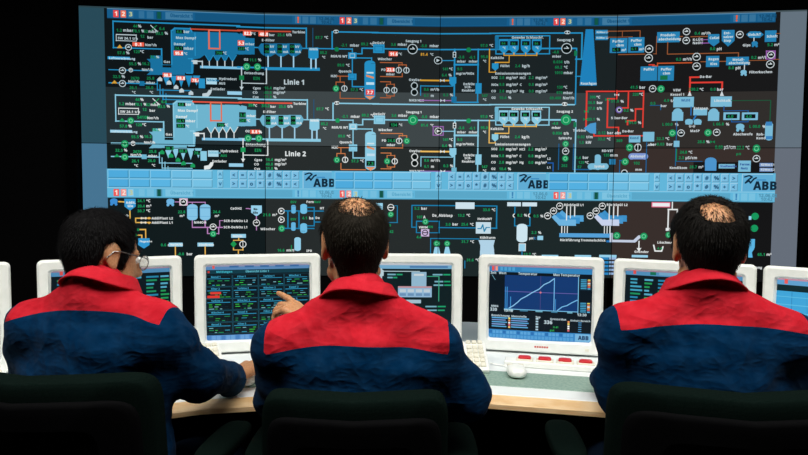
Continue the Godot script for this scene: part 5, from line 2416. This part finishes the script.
# o: position, facing angle, joints in world space, head place and turn, hair, yoke line
func person(o: Dictionary, head: MB, hf: Field, legs: MB) -> Node3D:
	var root := thing("person", o.label, "person", o.pos, -deg_to_rad(o.face))
	var inv := root.transform.affine_inverse()
	var j := {}
	for q in o.joints:
		j[q] = inv * (o.joints[q] as Vector3)
	var sh: float = o.sh
	var w: float = o.half
	# jacket
	var f := Field.new()
	f.k = 0.05
	var neck := Vector3(o.neck_x, sh + 0.105, -0.01)
	f.cap(Vector3(-w, sh, 0), Vector3(w, sh, 0), 0.064, 0.064)
	f.cap(neck, Vector3(-w * 0.9, sh + 0.022, 0.0), 0.056, 0.046)
	f.cap(neck, Vector3(w * 0.9, sh + 0.022, 0.0), 0.056, 0.046)
	f.ell(Vector3(0, sh - 0.12, 0.0), Vector3(o.wide, 0.2, 0.118))
	f.ell(Vector3(0, sh - 0.3, -0.005), Vector3(o.wide * 0.98, 0.2, 0.135))
	f.ell(Vector3(0, 0.56, -0.01), Vector3(o.wide * 0.95, 0.1, 0.14))
	f.k = 0.04
	for s in ["l", "r"]:
		var sx := -w if s == "l" else w
		var s0 := Vector3(sx, sh - 0.004, 0)
		var e: Vector3 = j["elbow_" + s]
		var wr: Vector3 = j["wrist_" + s]
		f.cap(s0, e, 0.064, 0.056)
		f.cap(e, wr, 0.056, 0.041)
		f.cap(wr, wr + (wr - e).normalized() * 0.012, 0.042, 0.042)
	f.fold = FastNoiseLite.new()
	f.fold.seed = o.seed
	f.fold.noise_type = FastNoiseLite.TYPE_SIMPLEX
	f.fold.fractal_type = FastNoiseLite.FRACTAL_FBM
	f.fold.fractal_octaves = 2
	f.fold.frequency = 7.0
	f.fold_scale = Vector3(0.6, 1.5, 0.6)
	f.amp = 0.013
	var lo := Vector3(-0.5, 0.44, -0.75)
	var hi := Vector3(0.5, sh + 0.2, 0.22)
	var jm := nets(f, lo, hi, 0.0115)
	var yl: float = o.yoke
	var xs: float = o.seam
	var sides := cut(jm, func(p: Vector3) -> float:
		var line: float = yl - o.bow * p.x * p.x + (0.02 if p.z < 0 else 0.0) + o.tilt * p.x
		return minf(minf(p.y - line, xs - absf(p.x) - maxf(0.0, sh - p.y) * 0.12), 0.19 - absf(p.z)))
	var jacket := put("jacket", sides[1].mesh(), M.navy, root)
	tag(jacket, "navy blue work jacket with red shoulder yoke")
	tag(put("yoke", sides[0].mesh(), M.red, jacket), "red shoulder yoke")
	for s in ["l", "r"]:
		var e: Vector3 = j["elbow_" + s]
		var wr: Vector3 = j["wrist_" + s]
		var d := (wr - e).normalized()
		var cf := MB.new()
		cf.tube([wr - d * 0.03, wr - d * 0.022, wr + d * 0.022, wr + d * 0.03, wr + d * 0.03], [0.0405, 0.0445, 0.0435, 0.04, 0.034], 20)
		put("cuff", cf.mesh(), M.navy, jacket)
	# collar folded over, open at the throat
	var cb := Transform3D(look(Vector3.ZERO, Vector3(0, -0.5, -1)) * Basis(Vector3.UP, deg_to_rad(o.collar_turn)), neck + Vector3(0, 0.011, -0.016))
	var prof := [Vector2(0.06, -0.03), Vector2(0.06, 0.014), Vector2(0.063, 0.0195), Vector2(0.068, 0.017), Vector2(0.085, -0.013), Vector2(0.088, -0.017), Vector2(0.085, -0.02), Vector2(0.08, -0.015), Vector2(0.066, 0.008), Vector2(0.064, -0.03)]
	var rings := []
	for q in 41:
		var t := lerpf(0.42, TAU - 0.42, q / 40.0)
		var rg := PackedVector3Array()
		for p in prof:
			rg.append(cb * Vector3(sin(t) * p.x * 1.1, p.y + 0.004 * cos(t * 3.0 + o.seed), -cos(t) * p.x * 1.08))
		rings.append(rg)
	var co := MB.new()
	co.loft(rings)
	tag(put("collar", co.mesh(), M.red, jacket), "red folded collar")
	# skin: one body from head to fingertips, mostly under the clothes
	var b := Field.new()
	b.k = 0.04
	var ht := inv * Transform3D(o.head_basis, o.head_at)
	b.chain([ht * Vector3(0, -0.04, 0.028), neck + Vector3(0, -0.02, -0.005), Vector3(0, sh - 0.2, -0.005)], [0.048, 0.048, 0.08])
	b.cap(Vector3(0, sh - 0.2, -0.005), Vector3(0, 0.56, -0.01), 0.09, 0.1)
	b.cap(Vector3(-w, sh - 0.01, 0), Vector3(w, sh - 0.01, 0), 0.04, 0.04)
	for s in ["l", "r"]:
		var sx := -w if s == "l" else w
		b.chain([Vector3(sx, sh, 0), j["elbow_" + s], j["wrist_" + s]], [0.045, 0.038, 0.026])
	var bm := nets(b, lo, hi, 0.014)
	bm.add(head, ht)
	for s in ["l", "r"]:
		var wr: Vector3 = j["wrist_" + s]
		var hb: Basis = inv.basis * (o["hand_" + s] as Basis)
		if s == "l":
			hb = hb * Basis.from_scale(Vector3(-1, 1, 1))
		bm.add(o["shape_" + s], Transform3D(hb, wr + hb * Vector3(0, 0, -0.035)))
	tag(put("body", bm.mesh(), M.skin, root), "head, neck and hands")
	# hair
	var hair := Hair.new()
	hair.head = hf
	hair.outline = o.hairline
	hair.thick = o.thick
	hair.top_thick = o.top_thick
	hair.bald = o.bald
	hair.bald_r = o.bald_r
	hair.fold = FastNoiseLite.new()
	hair.fold.seed = o.seed + 9
	hair.fold.frequency = 28.0
	hair.fold_scale = Vector3(1, 0.55, 1)
	hair.amp = 0.0016
	var hm := nets(hair, Vector3(-0.125, -0.13, -0.13), Vector3(0.125, 0.16, 0.15), 0.006)
	strands(hm, head, hair, o.strands, o.bare, o.hair_len, o.seed)
	var hn := put("hair", hm.mesh(), o.hair_mat, root)
	hn.transform = ht
	tag(hn, o.hair_label)
	for s in [-1.0, 1.0]:
		var em := MB.new()
		em.pillow(Vector3(s * 0.032, 0.005, -0.0755), Vector3.ONE * 0.0115, 1.0, 1.0, null, Basis.IDENTITY, 16, 10)
		var ey := put("eye", em.mesh(), M.eye, root)
		ey.transform = ht
		var im := MB.new()
		im.pillow(Vector3(s * 0.032, 0.004, -0.085), Vector3(0.0052, 0.0052, 0.0026), 1.0, 1.0, null, Basis.IDENTITY, 12, 8)
		put("iris", im.mesh(), M.iris, ey)
		var bw := MB.new()
		bw.tube([Vector3(s * 0.012, 0.029, -0.095), Vector3(s * 0.03, 0.034, -0.091), Vector3(s * 0.05, 0.028, -0.074)], [0.003, 0.0045, 0.002], 8)
		var br := put("eyebrow", bw.mesh(), o.hair_mat, root)
		br.transform = ht
	# trousers and shoes
	var tr := put("trousers", legs.mesh(), M.trouser, root)
	tr.position.z = 0.0
	for s in [-1.0, 1.0]:
		var sm := MB.new()
		sm.pillow(Vector3(s * 0.12, 0.045, -0.49), Vector3(0.047, 0.045, 0.135), 0.6, 0.7, func(q: Vector3) -> Vector3: return Vector3(q.x, q.y * (0.75 + q.z * 2.0) if q.y > 0 else q.y, q.z))
		put("shoe", sm.mesh(), M.shoe, root)
	if o.get("glasses", false):
		var g := MB.new()
		for s in [-1.0, 1.0]:
			var path := []
			for t in 25:
				var a := TAU * t / 24.0
				path.append(Vector3(s * 0.034 + cos(a) * 0.026, 0.001 + sin(a) * 0.021, -0.108 + absf(cos(a) * 0.026 + s * s * 0.034) * 0.12))
			g.tube(path, [0.0014], 6, false)
			g.tube([Vector3(s * 0.06, 0.006, -0.1), Vector3(s * 0.074, 0.012, -0.085), Vector3(s * 0.083, 0.02, 0.0), Vector3(s * 0.084, 0.018, 0.02), Vector3(s * 0.08, 0.0, 0.035)], [0.0016], 6)
		g.tube([Vector3(-0.009, 0.006, -0.109), Vector3(0, 0.009, -0.112), Vector3(0.009, 0.006, -0.109)], [0.0014], 6)
		var gl := put("glasses", g.mesh(), M.steel, root)
		gl.transform = ht
		tag(gl, "thin metal framed glasses")
		for s in [-1.0, 1.0]:
			var lm := MB.new()
			lm.pillow(Vector3(s * 0.034, 0.001, -0.1035), Vector3(0.0255, 0.0205, 0.0012), 1.0, 1.0, null, Basis(Vector3.UP, s * -0.12), 24, 8)
			put("lens", lm.mesh(), M.lens, gl)
	return root


func people() -> void:
	var hf := head_field()
	var head := nets(hf, Vector3(-0.11, -0.19, -0.14), Vector3(0.11, 0.14, 0.14), 0.0045)
	var lf := Field.new()
	lf.k = 0.05
	lf.cap(Vector3(-0.09, 0.555, 0.02), Vector3(0.09, 0.555, 0.02), 0.1, 0.1)
	for s in [-1.0, 1.0]:
		lf.chain([Vector3(s * 0.09, 0.56, 0.0), Vector3(s * 0.13, 0.545, -0.4), Vector3(s * 0.12, 0.12, -0.43)], [0.095, 0.072, 0.058])
	lf.fold = FastNoiseLite.new()
	lf.fold.frequency = 8.0
	lf.amp = 0.006
	var legs := nets(lf, Vector3(-0.28, 0.03, -0.55), Vector3(0.28, 0.72, 0.16), 0.018)
	var resting := hand_mesh([[18, 22, 14], [20, 24, 14], [22, 24, 14], [22, 26, 14]], 0.6)
	var pointing := hand_mesh([[2, 6, 4], [30, 42, 25], [40, 50, 30], [44, 52, 30]], 1.0)

	# hairlines seen from the side: (z, y), the face towards -z
	var full := PackedVector2Array([Vector2(-0.075, 0.09), Vector2(-0.058, 0.062), Vector2(-0.05, 0.03), Vector2(-0.032, 0.012), Vector2(-0.026, -0.028), Vector2(-0.008, -0.028), Vector2(-0.004, 0.03), Vector2(0.02, 0.044), Vector2(0.042, 0.03), Vector2(0.044, -0.02), Vector2(0.052, -0.095), Vector2(0.15, -0.12), Vector2(0.2, 0.1), Vector2(0.1, 0.25), Vector2(-0.1, 0.25), Vector2(-0.12, 0.12)])
	var short_ := PackedVector2Array([Vector2(-0.06, 0.09), Vector2(-0.045, 0.062), Vector2(-0.04, 0.03), Vector2(-0.026, 0.012), Vector2(-0.022, -0.016), Vector2(-0.006, -0.016), Vector2(-0.002, 0.03), Vector2(0.02, 0.042), Vector2(0.04, 0.03), Vector2(0.042, -0.02), Vector2(0.05, -0.09), Vector2(0.15, -0.11), Vector2(0.2, 0.1), Vector2(0.1, 0.25), Vector2(-0.08, 0.25), Vector2(-0.09, 0.13)])

	var nape := full.duplicate()
	nape[10] = Vector2(0.056, -0.07)
	nape[11] = Vector2(0.15, -0.085)

	var turned := func(yaw: float, nod: float, roll: float, s: float) -> Basis:
		return Basis(Vector3.UP, -deg_to_rad(yaw)) * Basis(Vector3.RIGHT, -deg_to_rad(nod)) * Basis(Vector3.BACK, deg_to_rad(roll)) * Basis.from_scale(Vector3.ONE * s)

	# the operator wearing glasses
	var wr_l := at(229, 379, 1.80)
	person({
		label = "seated person with black hair and glasses in navy jacket with red shoulders, hand on mouse", pos = Vector3(-0.735, 0, -1.52), face = 12.0, sh = 0.972, half = 0.165, wide = 0.19, neck_x = 0.0,
		joints = {elbow_r = at(199, 376, 1.56), wrist_r = wr_l, elbow_l = Vector3(-0.97, 0.77, -1.62), wrist_l = Vector3(-0.78, 0.775, -1.86)},
		yoke = 1.038, bow = 0.8, seam = 0.2, tilt = 0.03, seed = 21, collar_turn = 12.0,
		head_at = Vector3(-0.742, 1.146, -1.57), head_basis = turned.call(35.0, 12.0, 2.0, 0.9),
		hand_r = look(wr_l, wr_l + Vector3(0.42, 0.06, -1)), hand_l = look(Vector3.ZERO, Vector3(0.4, -0.1, -1)), shape_r = resting, shape_l = resting,
		hairline = nape, thick = 0.009, top_thick = 0.018, bald = Vector3(0, 1, 0), bald_r = Vector3.ONE * 0.001, strands = 9000, bare = 0, hair_len = 0.022, hair_mat = M.hair_black, hair_label = "thick black hair", glasses = true,
	}, head, hf, legs)

	# the pointing operator
	var wr_c := at(320, 329, 1.74)
	person({
		label = "seated person with thinning crown in navy jacket with red shoulders, pointing at a monitor", pos = Vector3(-0.1, 0, -1.43), face = 0.0, sh = 0.962, half = 0.168, wide = 0.19, neck_x = 0.0,
		joints = {elbow_l = Vector3(-0.305, 0.8, -1.55), wrist_l = wr_c, elbow_r = at(463, 394, 1.47), wrist_r = Vector3(0.13, 0.775, -1.84)},
		yoke = 0.987, bow = 0.6, seam = 0.2, tilt = 0.0, seed = 33, collar_turn = 0.0,
		head_at = Vector3(-0.117, 1.186, -1.50), head_basis = turned.call(-12.0, 4.0, 0.0, 0.96),
		hand_l = look(Vector3.ZERO, Vector3(-0.8, 0.42, -0.5)), hand_r = look(Vector3.ZERO, Vector3(-0.3, -0.1, -1)), shape_r = resting, shape_l = pointing,
		hairline = short_, thick = 0.009, top_thick = 0.007, bald = Vector3(0.0, 0.103, 0.05), bald_r = Vector3(0.048, 0.05, 0.068), strands = 9000, bare = 4000, hair_len = 0.016, hair_mat = M.hair_brown, hair_label = "short dark brown hair thinning at the crown",
	}, head, hf, legs)

	# the operator with a bald patch
	person({
		label = "seated person with bald patch in dark hair, navy jacket with red shoulders, arms forward", pos = Vector3(0.688, 0, -1.45), face = 5.0, sh = 0.985, half = 0.17, wide = 0.2, neck_x = 0.0,
		joints = {elbow_l = at(621, 388, 1.5), wrist_l = Vector3(0.6, 0.775, -1.82), elbow_r = Vector3(0.95, 0.8, -1.5), wrist_r = Vector3(0.86, 0.775, -1.78)},
		yoke = 1.031, bow = 0.45, seam = 0.202, tilt = 0.0, seed = 47, collar_turn = 6.0,
		head_at = Vector3(0.715, 1.185, -1.50), head_basis = turned.call(16.0, 4.0, 0.0, 0.96),
		hand_l = look(Vector3.ZERO, Vector3(0.3, -0.1, -1)), hand_r = look(Vector3.ZERO, Vector3(-0.2, -0.1, -1)), shape_r = resting, shape_l = resting,
		hairline = full, thick = 0.013, top_thick = 0.012, bald = Vector3(0.006, 0.088, 0.076), bald_r = Vector3(0.04, 0.037, 0.042), strands = 9000, bare = 900, hair_len = 0.02, hair_mat = M.hair_dark, hair_label = "dark hair with a bald patch at the crown",
	}, head, hf, legs)
